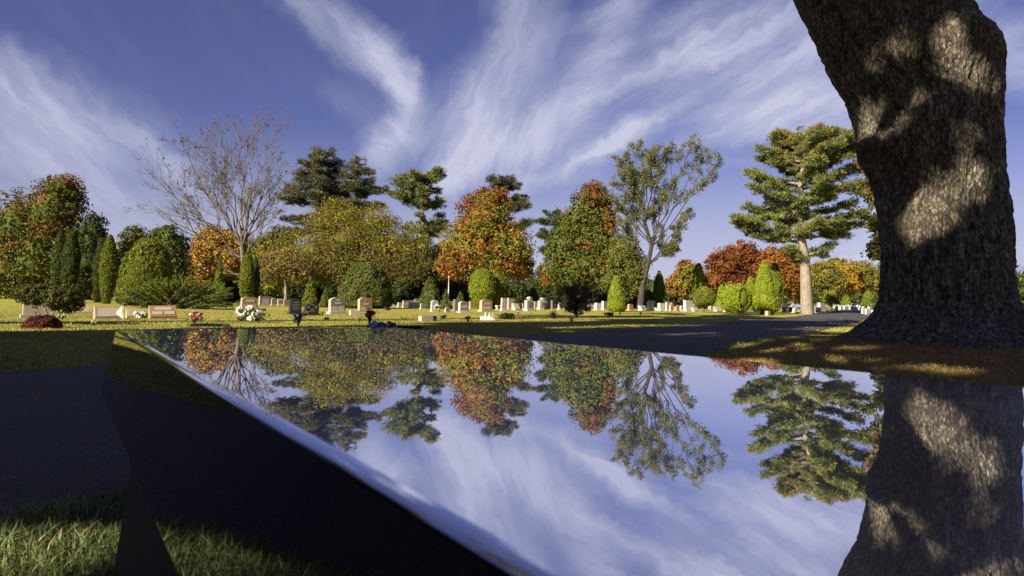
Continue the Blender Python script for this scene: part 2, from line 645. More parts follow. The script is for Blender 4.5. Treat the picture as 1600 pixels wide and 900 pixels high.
def bench_mats():
    m, N, b, out = newmat('black_granite_polished')
    tc = N.n('ShaderNodeTexCoord').outputs['Object']
    b.inputs['Base Color'].default_value = (0.010, 0.010, 0.012, 1)
    b.inputs['Roughness'].default_value = 0.015
    b.inputs['IOR'].default_value = 1.62
    b.inputs['Specular IOR Level'].default_value = 0.5
    sp = N.noise(tc, 420, 2, 0.6)
    c = N.mix(N.maprange(sp, 0.62, 0.72), (0.008, 0.008, 0.010), (0.05, 0.05, 0.055))
    N.link(c, b.inputs['Base Color'])
    # the top mirrors far more strongly than the sides
    t, N2, b2, out2 = newmat('mirror_polished_top')
    b2.inputs['Base Color'].default_value = (0.012, 0.012, 0.014, 1)
    b2.inputs['Roughness'].default_value = 0.012
    b2.inputs['IOR'].default_value = 2.6
    g2 = N2.n('ShaderNodeBsdfGlossy')
    g2.inputs['Color'].default_value = (0.93, 0.94, 1.0, 1)
    g2.inputs['Roughness'].default_value = 0.008
    tc2 = N2.n('ShaderNodeTexCoord').outputs['Object']
    smear = N2.noise(N2.mapping(tc2, (1, 1, 1)), 3.0, 4, 0.6)
    mx = N2.n('ShaderNodeMixShader')
    mx.inputs[0].default_value = 0.90
    g3 = N2.n('ShaderNodeBsdfGlossy'); g3.inputs['Color'].default_value = (0.95, 0.96, 1.0, 1); g3.inputs['Roughness'].default_value = 0.42
    mh = N2.n('ShaderNodeMixShader')
    N2.link(N2.maprange(smear, 0.35, 0.7, 0.08, 0.17), mh.inputs[0])
    N2.link(g2.outputs[0], mh.inputs[1]); N2.link(g3.outputs[0], mh.inputs[2])
    N2.link(b2.outputs[0], mx.inputs[1]); N2.link(mh.outputs[0], mx.inputs[2])
    N2.link(mx.outputs[0], out2.inputs[0])
    bp = N2.n('ShaderNodeBump'); bp.inputs['Strength'].default_value = 0.02; bp.inputs['Distance'].default_value = 0.002
    N2.link(smear, bp.inputs['Height'])
    N2.link(bp.outputs[0], g2.inputs['Normal'])
    # sawn, unpolished edge of the pedestal
    r, N3, b3, out3 = newmat('black_granite_rough')
    tc3 = N3.n('ShaderNodeTexCoord').outputs['Object']
    n3 = N3.noise(tc3, 160, 4, 0.7)
    N3.link(N3.mix(N3.maprange(n3, 0.4, 0.7), (0.03, 0.032, 0.030), (0.17, 0.17, 0.15)), b3.inputs['Base Color'])
    b3.inputs['Roughness'].default_value = 0.55
    bump(N3, b3, n3, 0.8, 0.006)
    return t, m, r


M_top, M_side, M_rough = bench_mats()


def loft(rings, mids=None, cap_top=True, cap_bot=True):
    n = len(rings[0]); V = [p for r in rings for p in r]; Fc = []; mi = []
    for k in range(len(rings) - 1):
        for i in range(n):
            Fc.append((k * n + i, k * n + (i + 1) % n, (k + 1) * n + (i + 1) % n, (k + 1) * n + i)); mi.append(mids[k] if mids else 0)
    if cap_bot: Fc.append(tuple(range(n - 1, -1, -1))); mi.append(mids[0] if mids else 0)
    if cap_top: Fc.append(tuple((len(rings) - 1) * n + i for i in range(n))); mi.append(mids[-1] if mids else 0)
    return V, Fc, mi


def build_bench():
    base = Vector(bench_pt(0.57, -1.02, 0.0))
    root = thing('granite_bench', base, 'long black granite bench with a mirror polished top on a solid pedestal beside the road', 'bench')
    def rect(n0, n1, d0, d1, z):
        ps = [bench_pt(n0, d0, z), bench_pt(n0, d1, z), bench_pt(n1, d1, z), bench_pt(n1, d0, z)]
        return [(p[0] - base.x, p[1] - base.y, p[2]) for p in ps]
    fl = 0.029
    r = 0.0045; rw = 0.013
    n0, n1, d0, d1 = 0.149, 1.066, -2.375, 0.36
    rings = [rect(n0 - fl, n1 + fl, d0 - fl, d1 + fl, BOTZ)]
    steps = 5
    rings.append(rect(n0 - 0.001, n1 + 0.001, d0 - 0.001, d1 + 0.001, TOPZ - r))
    for i in range(1, steps + 1):
        a = i / steps * math.pi / 2
        k = rw * (1 - math.cos(a))
        rings.append(rect(n0 + k, n1 - k, d0 + k, d1 - k, TOPZ - r + r * math.sin(a)))
    V, Fc, mi = loft(rings, [1, 1] + [0] * (steps))
    mi[-1] = 0
    o = mesh('slab', V, Fc, [M_top, M_side], root, False, mids=mi)
    for p in o.data.polygons:
        p.use_smooth = (abs(p.normal.z) < 0.97 and p.center.z > TOPZ - r - 0.0005)
    # pedestal
    pn0, pn1, pd0, pd1 = 0.127, 1.085, -1.44, -0.66
    c = 0.022
    def ring(n0, n1, d0, d1, z, c):
        ps = [(n0 + c, d0), (n0, d0 + c), (n0, d1 - c), (n0 + c, d1), (n1 - c, d1), (n1, d1 - c), (n1, d0 + c), (n1 - c, d0)]
        ps = [bench_pt(a, b, z) for a, b in ps]
        return [(p[0] - base.x, p[1] - base.y, p[2]) for p in ps]
    k = 0.03
    rr = [ring(pn0 - k, pn1 + k, pd0 - k, pd1 + k, -0.05, c), ring(pn0, pn1, pd0, pd1, BOTZ - 0.001, c)]
    V, Fc, mi = loft(rr)
    mi = [1 if i % 2 == 0 and i < 8 else 0 for i in range(len(Fc))]
    hm, N4, b4, o4 = newmat('black_granite_honed')
    n4 = N4.noise(N4.n('ShaderNodeTexCoord').outputs['Object'], 300, 3, 0.7)
    N4.link(N4.mix(N4.maprange(n4, 0.66, 0.72), (0.006, 0.006, 0.007), (0.12, 0.12, 0.12)), b4.inputs['Base Color'])
    b4.inputs['Roughness'].default_value = 0.75
    b4.inputs['Specular IOR Level'].default_value = 0.25
    mesh('pedestal', V, Fc, [hm, M_rough], root, mids=mi)


build_bench()

# ------------------------------------------------------------------ foliage tools


def unit(a):
    return a / (np.linalg.norm(a, axis=-1, keepdims=True) + 1e-9)


def leaf_quads(c, nrm, size, aspect=0.6, tdir=None):
    """diamond leaves: centres (N,3), normals (N,3), half length (N,)"""
    N_ = len(c)
    if tdir is None:
        tdir = rng.normal(size=(N_, 3))
    t = unit(tdir - nrm * np.sum(tdir * nrm, -1, keepdims=True))
    b = np.cross(nrm, t)
    size = np.broadcast_to(size, (N_,))[:, None]
    bend = nrm * size * 0.22
    V = np.stack([c - t * size - bend, c + b * size * aspect, c + t * size - bend, c - b * size * aspect], 1).reshape(-1, 3)
    q = np.arange(N_ * 4).reshape(-1, 4)
    return V, q


def rand_dirs(n):
    return unit(rng.normal(size=(n, 3)))


def pal(cols, t):
    """piecewise palette"""
    cols = np.asarray(cols, float)
    t = np.clip(t, 0, 0.9999) * (len(cols) - 1)
    i = t.astype(int); f = (t - i)[:, None]
    return cols[i] * (1 - f) + cols[np.minimum(i + 1, len(cols) - 1)] * f


def core_mesh(ells, scale, depth):
    """solid inner ellipsoids, added to block light through the foliage"""
    V = []; Fq = []; b = 0
    for (c, r) in ells:
        nu, nv = 14, 9
        u = np.linspace(0, 2 * np.pi, nu, endpoint=False); v = np.linspace(-np.pi / 2 * .96, np.pi / 2 * .96, nv)
        U, W = np.meshgrid(u, v, indexing='ij')
        P = np.stack([np.cos(U) * np.cos(W), np.sin(U) * np.cos(W), np.sin(W)], -1)
        P = c + P * r * scale
        V.append(P.reshape(-1, 3))
        i, j = np.meshgrid(np.arange(nu), np.arange(nv - 1), indexing='ij')
        q = np.stack([i * nv + j, ((i + 1) % nu) * nv + j, ((i + 1) % nu) * nv + j + 1, i * nv + j + 1], -1).reshape(-1, 4)
        Fq.append(q + b); b += nu * nv
    return np.concatenate(V), np.concatenate(Fq)


def to_world_ells(ells, depth, origin, dscale=1.0):
    k = depth / F
    out = []
    for e in ells:
        cx, cy_, rx, ry = e[:4]
        off = e[4] if len(e) > 4 else 0.0
        c = at(cx, cy_, depth)
        c = Vector((c.x, c.y + off, c.z)) - origin
        out.append((np.array(c), np.array([rx * k, min(rx, ry * 1.3) * k * dscale, ry * k])))
    return out


def crown(W, nleaf, leaf, clump, colf, flat=0.75, core=0.0, orient_up=0.35, jitter=0.55, aspect=0.65, inner=0.35, fill=0.12, tilt=None):
    """W: list of (centre, radii).  leaves gathered in clumps over the ellipsoids' surfaces"""
    area = np.array([r[0] * r[2] + r[1] * r[2] + r[0] * r[1] for c, r in W]) ** 1.0
    ncl = max(10, int(3.2 * area.sum() / (clump * clump)))
    per = max(4, nleaf // ncl)
    pick = rng.choice(len(W), size=ncl, p=area / area.sum())
    C = np.array([W[i][0] for i in pick]); R = np.array([W[i][1] for i in pick])
    d = rand_dirs(ncl)
    depthf = 1 - inner * rng.random(ncl) ** 1.5
    cr = clump * (0.6 + 0.8 * rng.random(ncl))
    cc = C + d * np.maximum(R - cr[:, None] * 0.55, R * 0.2) * depthf[:, None]
    cc += d * (fbm(cc / (clump * 2.5), 5, 2)[:, None]) * clump * 0.9
    P = []; Nn = []; CR = []
    nl = np.maximum(3, rng.poisson(per, ncl))
    idx = np.repeat(np.arange(ncl), nl)
    ld = rand_dirs(len(idx))
    rr = cr[idx] * (0.45 + 0.6 * rng.random(len(idx)) ** 0.6)
    P = cc[idx] + ld * rr[:, None] * np.array([1, 1, flat])
    crand = rng.random(ncl)[idx]
    nrm = unit(ld + d[idx] * 0.5 + np.array([0, 0, orient_up]) + rng.normal(size=ld.shape) * jitter)
    # a thin scatter through the volume
    nf = int(len(P) * fill)
    if nf:
        pk = rng.choice(len(W), size=nf, p=area / area.sum())
        Pf = np.array([W[i][0] for i in pk]) + rand_dirs(nf) * np.array([W[i][1] for i in pk]) * (rng.random(nf)[:, None] ** 0.4) * 1.04
        P = np.concatenate([P, Pf]); nrm = np.concatenate([nrm, rand_dirs(nf)]); crand = np.concatenate([crand, rng.random(nf)])
    sz = leaf * (0.6 + 0.8 * rng.random(len(P)))
    V, q = leaf_quads(P, nrm, sz, aspect)
    lc = colf(P, crand)
    lc = lc * (0.75 + 0.5 * rng.random((len(P), 1)))
    cols = np.repeat(lc, 4, axis=0)
    if core > 0:  # added solid core that stops light passing through the crown
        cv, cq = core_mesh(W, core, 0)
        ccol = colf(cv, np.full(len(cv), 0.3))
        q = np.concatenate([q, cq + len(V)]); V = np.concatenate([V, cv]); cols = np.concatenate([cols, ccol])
    return V, q, cols, cc


def trunk_lines(base_r, top, forks, rngs=None):
    """forks: array of clump centres to send limbs to"""
    lines = []; rads = []
    top = np.array(top, float)
    L = 8
    t = np.linspace(0, 1, L)
    p = top[None, :] * t[:, None]
    p[:, 0] += 0.03 * top[2] * np.sin(t * 5 + random.random() * 6) * t
    r = base_r * (1 - 0.55 * t); r[0] *= 1.5; r[1] *= 1.08
    lines.append(p); rads.append(r)
    for c in forks:
        s = 0.35 + 0.6 * random.random()
        i = min(int(s * (L - 1)), L - 1)
        a = p[i]
        tt = np.linspace(0, 1, 6)[:, None]
        mid = (a + c) / 2 + np.array([0, 0, 0.12 * np.linalg.norm(c - a)])
        q = a * (1 - tt) ** 2 + 2 * mid * tt * (1 - tt) + c * tt ** 2
        r0 = base_r * 0.38 * (1 - 0.5 * s)
        lines.append(q); rads.append(np.linspace(r0, r0 * 0.2, 6))
    return lines, rads


def tree(name, label, cat, px, depth, ells, colors, leaf=2.3, nleaf=9000, clump=9.0, trunk_r=0.2, trunk_top=None,
         bark=None, group=None, core=0.62, nlimb=9, base_py=None, dens=1.25, trunk_name='trunk', **kw):
    """ells in photo px at this distance; colours: function(u: -1..1 across, v: 0..1 up, c: clump random)->(N,3)"""
    k = depth / F
    r = ray(px, 470)
    org = ground(r.x * depth, depth)
    W = to_world_ells(ells, depth, org)
    x0 = min(c[0] - rr[0] for c, rr in W); x1 = max(c[0] + rr[0] for c, rr in W)
    z0 = min(c[2] - rr[2] for c, rr in W); z1 = max(c[2] + rr[2] for c, rr in W)
    def colf(P, c):
        u = (P[:, 0] - x0) / (x1 - x0) * 2 - 1
        v = (P[:, 2] - z0) / (z1 - z0)
        nz = fbm(P / (9 * clump * k / 3), 31, 2)
        return colors(u, v, c, nz)
    root = thing(name, org, label, cat, group)
    V, q, cols, cc = crown(W, int(nleaf * dens), leaf * k, clump * k, colf, core=core, **kw)
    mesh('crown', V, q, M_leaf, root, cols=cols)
    top = trunk_top if trunk_top is not None else ((x0 + x1) / 2 * 0.5, 0, z0 + (z1 - z0) * 0.6)
    sel = cc[rng.choice(len(cc), size=min(nlimb, len(cc)), replace=False)] if nlimb else []
    lines, rads = trunk_lines(trunk_r, top, sel)
    lines[0][0, 2] -= 0.1
    v, f = tube_arrays(lines, rads, 7)
    mesh('trunk', v, f, bark or M_bark_grey, root, smooth=True)
    return root


# shrubs of revolution ------------------------------------------------
def prof_fn(kind):
    def f(v):
        v = np.clip(v, 0, 1)
        if kind == 'column': return np.minimum(1, (v + 0.03) ** 0.35 * 1.02) * np.clip((1 - v) / 0.45, 0, 1) ** 0.55
        if kind == 'cone': return np.minimum(1, (v / 0.10 + 0.35)) * (1 - v) ** 0.85
        if kind == 'egg': return np.minimum(1, (v * 4 + 0.55)) * (np.clip(1 - v, 0, 1)) ** 0.50
        if kind == 'dome': return np.sqrt(np.clip(1 - (v * 0.98) ** 2.3, 0, 1)) * np.minimum(1, v * 4 + 0.72)
        if kind == 'vase': return np.minimum(1, v * 1.4 + 0.42) * np.sqrt(np.clip(1 - ((v - 0.35) / 0.65).clip(0, 1) ** 3.0, 0, 1))
        if kind == 'ball': return np.sqrt(np.clip(1 - (2 * v - 1) ** 2, 0, 1))
        if kind == 'bun': return np.sqrt(np.clip(1 - ((v - .32) / np.where(v > .32, .68, .34)) ** 2, 0, 1)) ** 1.2
        return 1 - v
    return f


def shrub(name, label, px, depth, top_py, bot_py, hw, kind, colors, n=7000, leaf=1.7, group=None, cat='shrub', lumps=0.22,
          lump_px=5.5, upright=0.8, stem=None, lean=0.0, aspect=0.42, hole=None, squash=0.9, lift=0.0, skirt=0.0):
    k = depth / F
    r = ray(px, 470)
    org = ground(r.x * depth, depth)
    zt = at(px, top_py, depth).z - org.z
    zb = at(px, bot_py, depth).z - org.z if stem else -0.05
    H = zt - zb
    R = hw * k
    pf = prof_fn(kind)
    vv = rng.random(n * 3)
    keep = rng.random(n * 3) < (pf(vv) * 0.85 + 0.15)
    v = vv[keep][:n]; m = len(v)
    ph = rng.random(m) * 2 * np.pi
    pr = pf(v)
    P = np.stack([np.cos(ph) * pr * R, np.sin(ph) * pr * R * squash, zb + v * H], -1)
    # surface normal of the profile
    e = 0.01
    dr = (pf(v + e) - pf(v - e)) / (2 * e) * R
    nrm = unit(np.stack([np.cos(ph), np.sin(ph), -dr / H], -1))
    lp = lump_px * k
    nz = fbm(P / lp, int(px) % 50, 3)
    P = P + nrm * (nz * lumps * R + (rng.random(m) ** 2 * -0.10 * R))[:, None]
    stray = rng.random(m) < .07
    P[stray] += nrm[stray] * (rng.random((stray.sum(), 1)) * .13 * R)
    P[:, 0] += lean * R * v
    nn = unit(nrm + rng.normal(size=nrm.shape) * 0.42)
    t = np.array([0, 0, 1.0]) * upright + nrm * 0.45 + rng.normal(size=nrm.shape) * 0.35
    sz = leaf * k * (0.6 + 0.8 * rng.random(m))
    V, q = leaf_quads(P, nn, sz, aspect, t)
    lc = colors(np.cos(ph), v, rng.random(m), nz) * (0.78 + 0.44 * rng.random((m, 1)))
    if hole is not None:   # dead brown patch: (u, v, radius)
        hx, hz, hr = hole
        dd = np.hypot(P[:, 0] / R - hx, (P[:, 2] - zb) / H - hz)
        a = ((dd < hr) & (P[:, 1] < 0))
        lc[a] = np.array([0.20, 0.13, 0.075]) * (0.6 + 0.8 * rng.random((a.sum(), 1)))
        V4 = V.reshape(-1, 4, 3)
        V4[a, :, 1] += 0.25 * R
        V = V4.reshape(-1, 3)
    br = rng.random(m) < .035
    lc[br] = np.array([.17, .11, .05]) * (.6 + .8 * rng.random((br.sum(), 1)))
    cols = np.repeat(lc, 4, 0)
    # solid inner mass, added to block light through the shrub
    nu, nv = 20, 12
    U, Wv = np.meshgrid(np.linspace(0, 2 * np.pi, nu, endpoint=False), np.linspace(0.0, 0.985, nv), indexing='ij')
    pr = pf(Wv) * R * (0.86 - lumps * 0.5)
    cv = np.stack([np.cos(U) * pr + lean * R * Wv, np.sin(U) * pr * squash, zb + Wv * H * 0.97], -1).reshape(-1, 3)
    i, j = np.meshgrid(np.arange(nu), np.arange(nv - 1), indexing='ij')
    cq = np.stack([i * nv + j, ((i + 1) % nu) * nv + j, ((i + 1) % nu) * nv + j + 1, i * nv + j + 1], -1).reshape(-1, 4)
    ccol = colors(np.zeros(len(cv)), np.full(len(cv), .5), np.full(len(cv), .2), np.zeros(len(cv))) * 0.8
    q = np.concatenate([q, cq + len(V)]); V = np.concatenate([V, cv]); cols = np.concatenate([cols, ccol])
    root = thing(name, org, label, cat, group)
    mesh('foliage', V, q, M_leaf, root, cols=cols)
    b = MB()
    if stem:
        for dx in stem[1:]:
            b.tube([(dx * k, 0, -0.05), (dx * k * 1.1, 0.02, zb * 0.5), (dx * k * 0.9, 0, zb + 0.1 * H)], [stem[0] * k * 1.2, stem[0] * k, stem[0] * k], 6)
    else:
        b.tube([(0, 0, -0.05), (0, 0, 0.4 * H)], [0.09 * R + 0.03, 0.05 * R], 6)
    b.build('stem', M_bark_grey, root)
    return root


def gpal(*cols, nzw=0.3, cw=0.7):
    cols = [np.array(c) for c in cols]
    def f(u, v, c, nz):
        t = np.clip(c * cw + (nz * 0.9 + 0.5) * (1 - cw), 0, 1)
        return pal(cols, t)
    return f


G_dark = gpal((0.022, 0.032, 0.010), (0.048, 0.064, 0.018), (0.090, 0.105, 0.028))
G_mid = gpal((0.045, 0.062, 0.012), (0.105, 0.125, 0.024), (0.19, 0.19, 0.036))
G_lime = gpal((0.13, 0.19, 0.016), (0.22, 0.28, 0.022), (0.30, 0.33, 0.030))
G_arb = gpal((0.055, 0.080, 0.012), (0.14, 0.17, 0.022), (0.25, 0.26, 0.034))
G_arbdark = gpal((0.028, 0.044, 0.012), (0.062, 0.085, 0.020), (0.115, 0.135, 0.028))
G_yew = gpal((0.030, 0.050, 0.014), (0.090, 0.115, 0.028), (0.21, 0.22, 0.048))
G_olive = gpal((0.075, 0.080, 0.018), (0.17, 0.155, 0.028), (0.27, 0.225, 0.035))
G_gold = gpal((0.20, 0.12, 0.015), (0.32, 0.19, 0.03), (0.42, 0.27, 0.05))
G_orange = gpal((0.22, 0.085, 0.014), (0.21, 0.095, 0.022), (0.30, 0.165, 0.04))
G_red = gpal((0.08, 0.028, 0.012), (0.16, 0.055, 0.018), (0.26, 0.105, 0.026))
G_pine = gpal((0.045, 0.066, 0.020), (0.125, 0.150, 0.038), (0.27, 0.265, 0.062))
G_spruce = gpal((0.025, 0.031, 0.015), (0.066, 0.070, 0.027), (0.165, 0.145, 0.048))


def mapcols(stops):
    """stops: function deciding a 0..1 blend between palettes by u, v"""
    def f(u, v, c, nz):
        out = None
        for fn, wt in stops:
            w = np.clip(wt(u, v, c, nz) + np.zeros(len(c)), 0, 1)[:, None]
            cc = fn(u, v, c, nz)
            out = cc if out is None else out * (1 - w) + cc * w
        return out
    return f


# conifers ------------------------------------------------------------
def needle_pads(pads, n_per, length, colf, width=0.16, flat=0.33):
    """pads: (centre, radius) ; thin blades radiating outward and up"""
    C = np.array([p[0] for p in pads]); R = np.array([p[1] for p in pads])
    npd = np.maximum(8, (n_per * (R / R.mean()) ** 2).astype(int))
    idx = np.repeat(np.arange(len(pads)), npd)
    # tufts inside each pad
    d = rand_dirs(len(idx))
    rr = rng.random(len(idx)) ** 0.5
    tuft = np.floor(rng.random(len(idx)) * 14).astype(int) + idx * 14
    td = np.random.default_rng(3).normal(size=(len(pads) * 14, 3))
    td = unit(td) * (np.random.default_rng(4).random((len(pads) * 14, 1)) ** 0.45)
    P = C[idx] + td[tuft] * R[idx][:, None] * np.array([1, 1, flat]) + d * 0.22 * R[idx][:, None] * np.array([1, 1, .7])
    t = unit(td[tuft] * np.array([1, 1, .4]) * 0.7 + d * 0.8 + np.array([0, 0, 0.45]))
    nrm = unit(np.cross(t, rng.normal(size=t.shape)))
    sz = length * (0.6 + 0.7 * rng.random(len(P)))
    V, q = leaf_quads(P + t * sz[:, None] * 0.5, nrm, sz, width, t)
    tc = np.random.default_rng(5).random(len(pads) * 14)[tuft]
    cols = colf(P, tc) * (0.75 + 0.5 * rng.random((len(P), 1)))
    return V, q, np.repeat(cols, 4, 0)


def conifer(name, label, depth, trunk, boughs, colors, trunk_r, pad_px=11, n_per=150, length=2.6, bark=None, group=None,
            cat='tree', seed=1, back=1.0, flat=0.5, droop=0.06, width=0.16, dup=1):
    """trunk: [(px,py)..] from foot to tip; boughs: [(start_py, end_px, end_py)] ; more are added in front and behind"""
    R_ = random.Random(seed)
    k = depth / F
    g = at(trunk[0][0], trunk[0][1], depth)
    org = ground(g.x, depth)
    def loc(px, py, dy=0.0):
        p = at(px, py, depth); return np.array([p.x - org.x, dy, p.z - org.z])
    tp = np.array([loc(*t) for t in trunk]); tp[0, 2] = -0.1
    tr = np.linspace(trunk_r, trunk_r * 0.16, len(tp)); tr[0] *= 1.25
    def on_trunk(py):
        z = loc(trunk[0][0], py)[2]
        return np.array([np.interp(z, tp[:, 2], tp[:, 0]), 0, z])
    lines = [tp]; rads = [tr]; pads = []
    def bough(a, e, r0):
        L = np.linalg.norm(e - a)
        t = np.linspace(0, 1, 8)[:, None]
        mid = (a + e) / 2 + np.array([0, 0, -droop * L])
        q = a * (1 - t) ** 2 + 2 * mid * t * (1 - t) + e * t ** 2
        q[2:-1] += np.array([[R_.uniform(-1, 1), R_.uniform(-1, 1), R_.uniform(-.6, .6)] for _ in range(5)]) * 0.02 * L
        lines.append(q); rads.append(np.linspace(r0, r0 * 0.25, 8))
        npad = max(2, int(L / (pad_px * k * 0.75)))
        for s in np.linspace(0.30, 1.0, npad):
            i = s * 7
            j = min(int(i), 6); p = q[j] * (1 - (i - j)) + q[j + 1] * (i - j)
            spread = (0.30 * L * (1.1 - s) + pad_px * k * 0.4)
            side = np.cross(unit(e - a), [0, 0, 1])
            for _ in range(2 if s > .45 else 1):
                off = side * R_.uniform(-1, 1) * spread + np.array([0, 0, R_.uniform(-.5, .6) * pad_px * k])
                pr = pad_px * k * R_.uniform(0.65, 1.15) * min(1, max(.4, L / (pad_px * k * 4)))
                pads.append((p + off, pr))
                lines.append(np.array([p - unit(e - a) * spread * .5, p + off * 0.9])); rads.append(np.array([r0 * .3, r0 * .12]))
    boughs = list(boughs) + [(sp + R_.uniform(-9, 9), ex + (trunk[0][0] - ex) * R_.uniform(.05, .4), ey + R_.uniform(-9, 9)) for (sp, ex, ey) in boughs for _ in range(dup)]
    for (sp, ex, ey) in boughs:
        a = on_trunk(sp)
        dy = R_.uniform(-0.35, 0.35) * abs(ex - trunk[0][0]) * k
        bough(a, loc(ex, ey, dy), trunk_r * 0.33)
    # boughs toward and away from the camera, as long as their neighbours at the sides
    for (sp, ex, ey) in boughs:
        if R_.random() > back: continue
        a = on_trunk(sp + R_.uniform(-8, 8))
        Ls = abs(ex - np.interp(-sp, [-t[1] for t in trunk], [t[0] for t in trunk])) * k
        ang = R_.choice([-1, 1]) * R_.uniform(0.9, 2.2)
        dirx = math.copysign(1, ex - trunk[0][0]) * math.cos(ang) * R_.uniform(.3, .9)
        e = a + np.array([dirx * Ls * 0.8, math.sin(ang) * Ls * 0.85, (loc(ex, ey)[2] - a[2]) * 0.8])
        bough(a, e, trunk_r * 0.3)
    x0 = min(p[0][0] for p in pads); x1 = max(p[0][0] for p in pads); z0 = min(p[0][2] for p in pads); z1 = max(p[0][2] for p in pads)
    def colf(P, c):
        return colors((P[:, 0] - x0) / (x1 - x0) * 2 - 1, (P[:, 2] - z0) / (z1 - z0), c, fbm(P / (30 * k), 3, 2))
    V, q, cols = needle_pads(pads, n_per, length * k, colf, width, flat)
    root = thing(name, org, label, cat, group)
    mesh('crown', V, q, M_needle, root, cols=cols)
    v, f = tube_arrays(lines, rads, 7)
    mesh('trunk', v, f, bark or M_bark_dark, root, smooth=True)
    return root


# bare / thin-leaved branching ---------------------------------------
def branching(limbs, org_pts, r0, levels, R_, ratio=0.42, nsub=(8, 6, 5), up=0.25, wig=0.06):
    """limbs: list of (a, e) arrays. returns polylines, radii, tips"""
    lines = []; rads = []; tips = []
    def grow(a, e, r, lv, bow):
        L = np.linalg.norm(e - a)
        n = 9 if lv == 0 else (6 if lv == 1 else 4)
        t = np.linspace(0, 1, n)[:, None]
        mid = (a + e) / 2 + bow * L
        q = a * (1 - t) ** 2 + 2 * mid * t * (1 - t) + e * t ** 2
        q[1:-1] += np.array([[R_.gauss(0, 1), R_.gauss(0, 1), R_.gauss(0, 1)] for _ in range(n - 2)]) * wig * L * 0.35
        lines.append(q); rads.append(np.linspace(r, r * 0.30, n))
        if lv >= levels:
            tips.append(q[-1]); tips.append(q[-2]); tips.append(q[1])
            return
        dirv = unit(e - a)
        for i in range(nsub[min(lv, len(nsub) - 1)]):
            s = R_.uniform(0.22, 1.0) ** 0.8
            x = s * (n - 1); j = min(int(x), n - 2)
            p = q[j] * (1 - (x - j)) + q[j + 1] * (x - j)
            rd = unit(np.array([R_.gauss(0, 1), R_.gauss(0, 1), R_.gauss(0, 1)]))
            d = unit(dirv * 0.9 + rd * 0.75 + np.array([0, 0, up]))
            l2 = L * ratio * R_.uniform(0.6, 1.25) * (1.15 - 0.45 * s)
            grow(p, p + d * l2, r * (0.52 - 0.25 * s), lv + 1, np.array([0, 0, -0.05]))
    for a, e, bow in limbs:
        grow(a, e, r0, 0, bow)
    return lines, rads, np.array(tips)


def branch_tree(name, label, depth, foot, fork, limbs, trunk_r, limb_r, levels=3, nsub=(8, 6, 4), leaves=0, leaf=1.6, colors=None,
                bark=None, seed=1, ratio=0.42, up=0.25, spread=1.5, dz=0.5, minr=0.22):
    R_ = random.Random(seed)
    k = depth / F
    org = ground(at(foot[0], foot[1], depth).x, depth)
    def loc(px, py, dy=0.0):
        p = at(px, py, depth); return np.array([p.x - org.x, dy, p.z - org.z])
    fk = [loc(*f) for f in fork]
    tp = np.array([np.array([0, 0, -0.1])] + fk)
    tr = np.linspace(trunk_r, trunk_r * 0.6, len(tp)); tr[0] *= 1.3
    L = []
    for (si, ex, ey, *rest) in limbs:
        a = fk[si]
        dy = rest[0] if rest else R_.uniform(-1, 1) * dz * abs(ex - foot[0]) * k + R_.uniform(-1, 1) * 12 * k
        e = loc(ex, ey, dy)
        L.append((a, e, np.array([0, 0, R_.uniform(-0.10, 0.02) if e[2] > a[2] else 0.1])))
    lines, rads, tips = branching(L, None, limb_r, levels, R_, ratio, nsub, up)
    rads = [np.maximum(r, minr * k) for r in rads]
    root = thing(name, org, label, 'tree')
    fine = [i for i in range(len(lines)) if len(lines[i]) <= 4]; big = [i for i in range(len(lines)) if len(lines[i]) > 4]
    v1, f1 = tube_arrays([tp] + [lines[i] for i in big], [tr] + [rads[i] for i in big], 7)
    v2, f2 = tube_arrays([lines[i] for i in fine], [rads[i] for i in fine], 3)
    mesh('trunk', np.concatenate([v1, v2]), np.concatenate([f1, f2 + len(v1)]), [bark or M_bark_grey, M_twig], root, smooth=True, mids=np.r_[np.zeros(len(f1)), np.ones(len(f2))])
    if leaves:
        c = tips[rng.choice(len(tips), size=leaves)] + rng.normal(size=(leaves, 3)) * spread * k
        x0, x1 = c[:, 0].min(), c[:, 0].max(); z0, z1 = c[:, 2].min(), c[:, 2].max()
        V, q = leaf_quads(c, rand_dirs(leaves), leaf * k * (0.6 + 0.8 * rng.random(leaves)), 0.5)
        cl = colors((c[:, 0] - x0) / (x1 - x0) * 2 - 1, (c[:, 2] - z0) / (z1 - z0), rng.random(leaves), fbm(c / (20 * k), 9, 2))
        mesh('crown', V, q, M_leaf, root, cols=np.repeat(cl * (0.7 + 0.6 * rng.random((leaves, 1))), 4, 0))
    return root

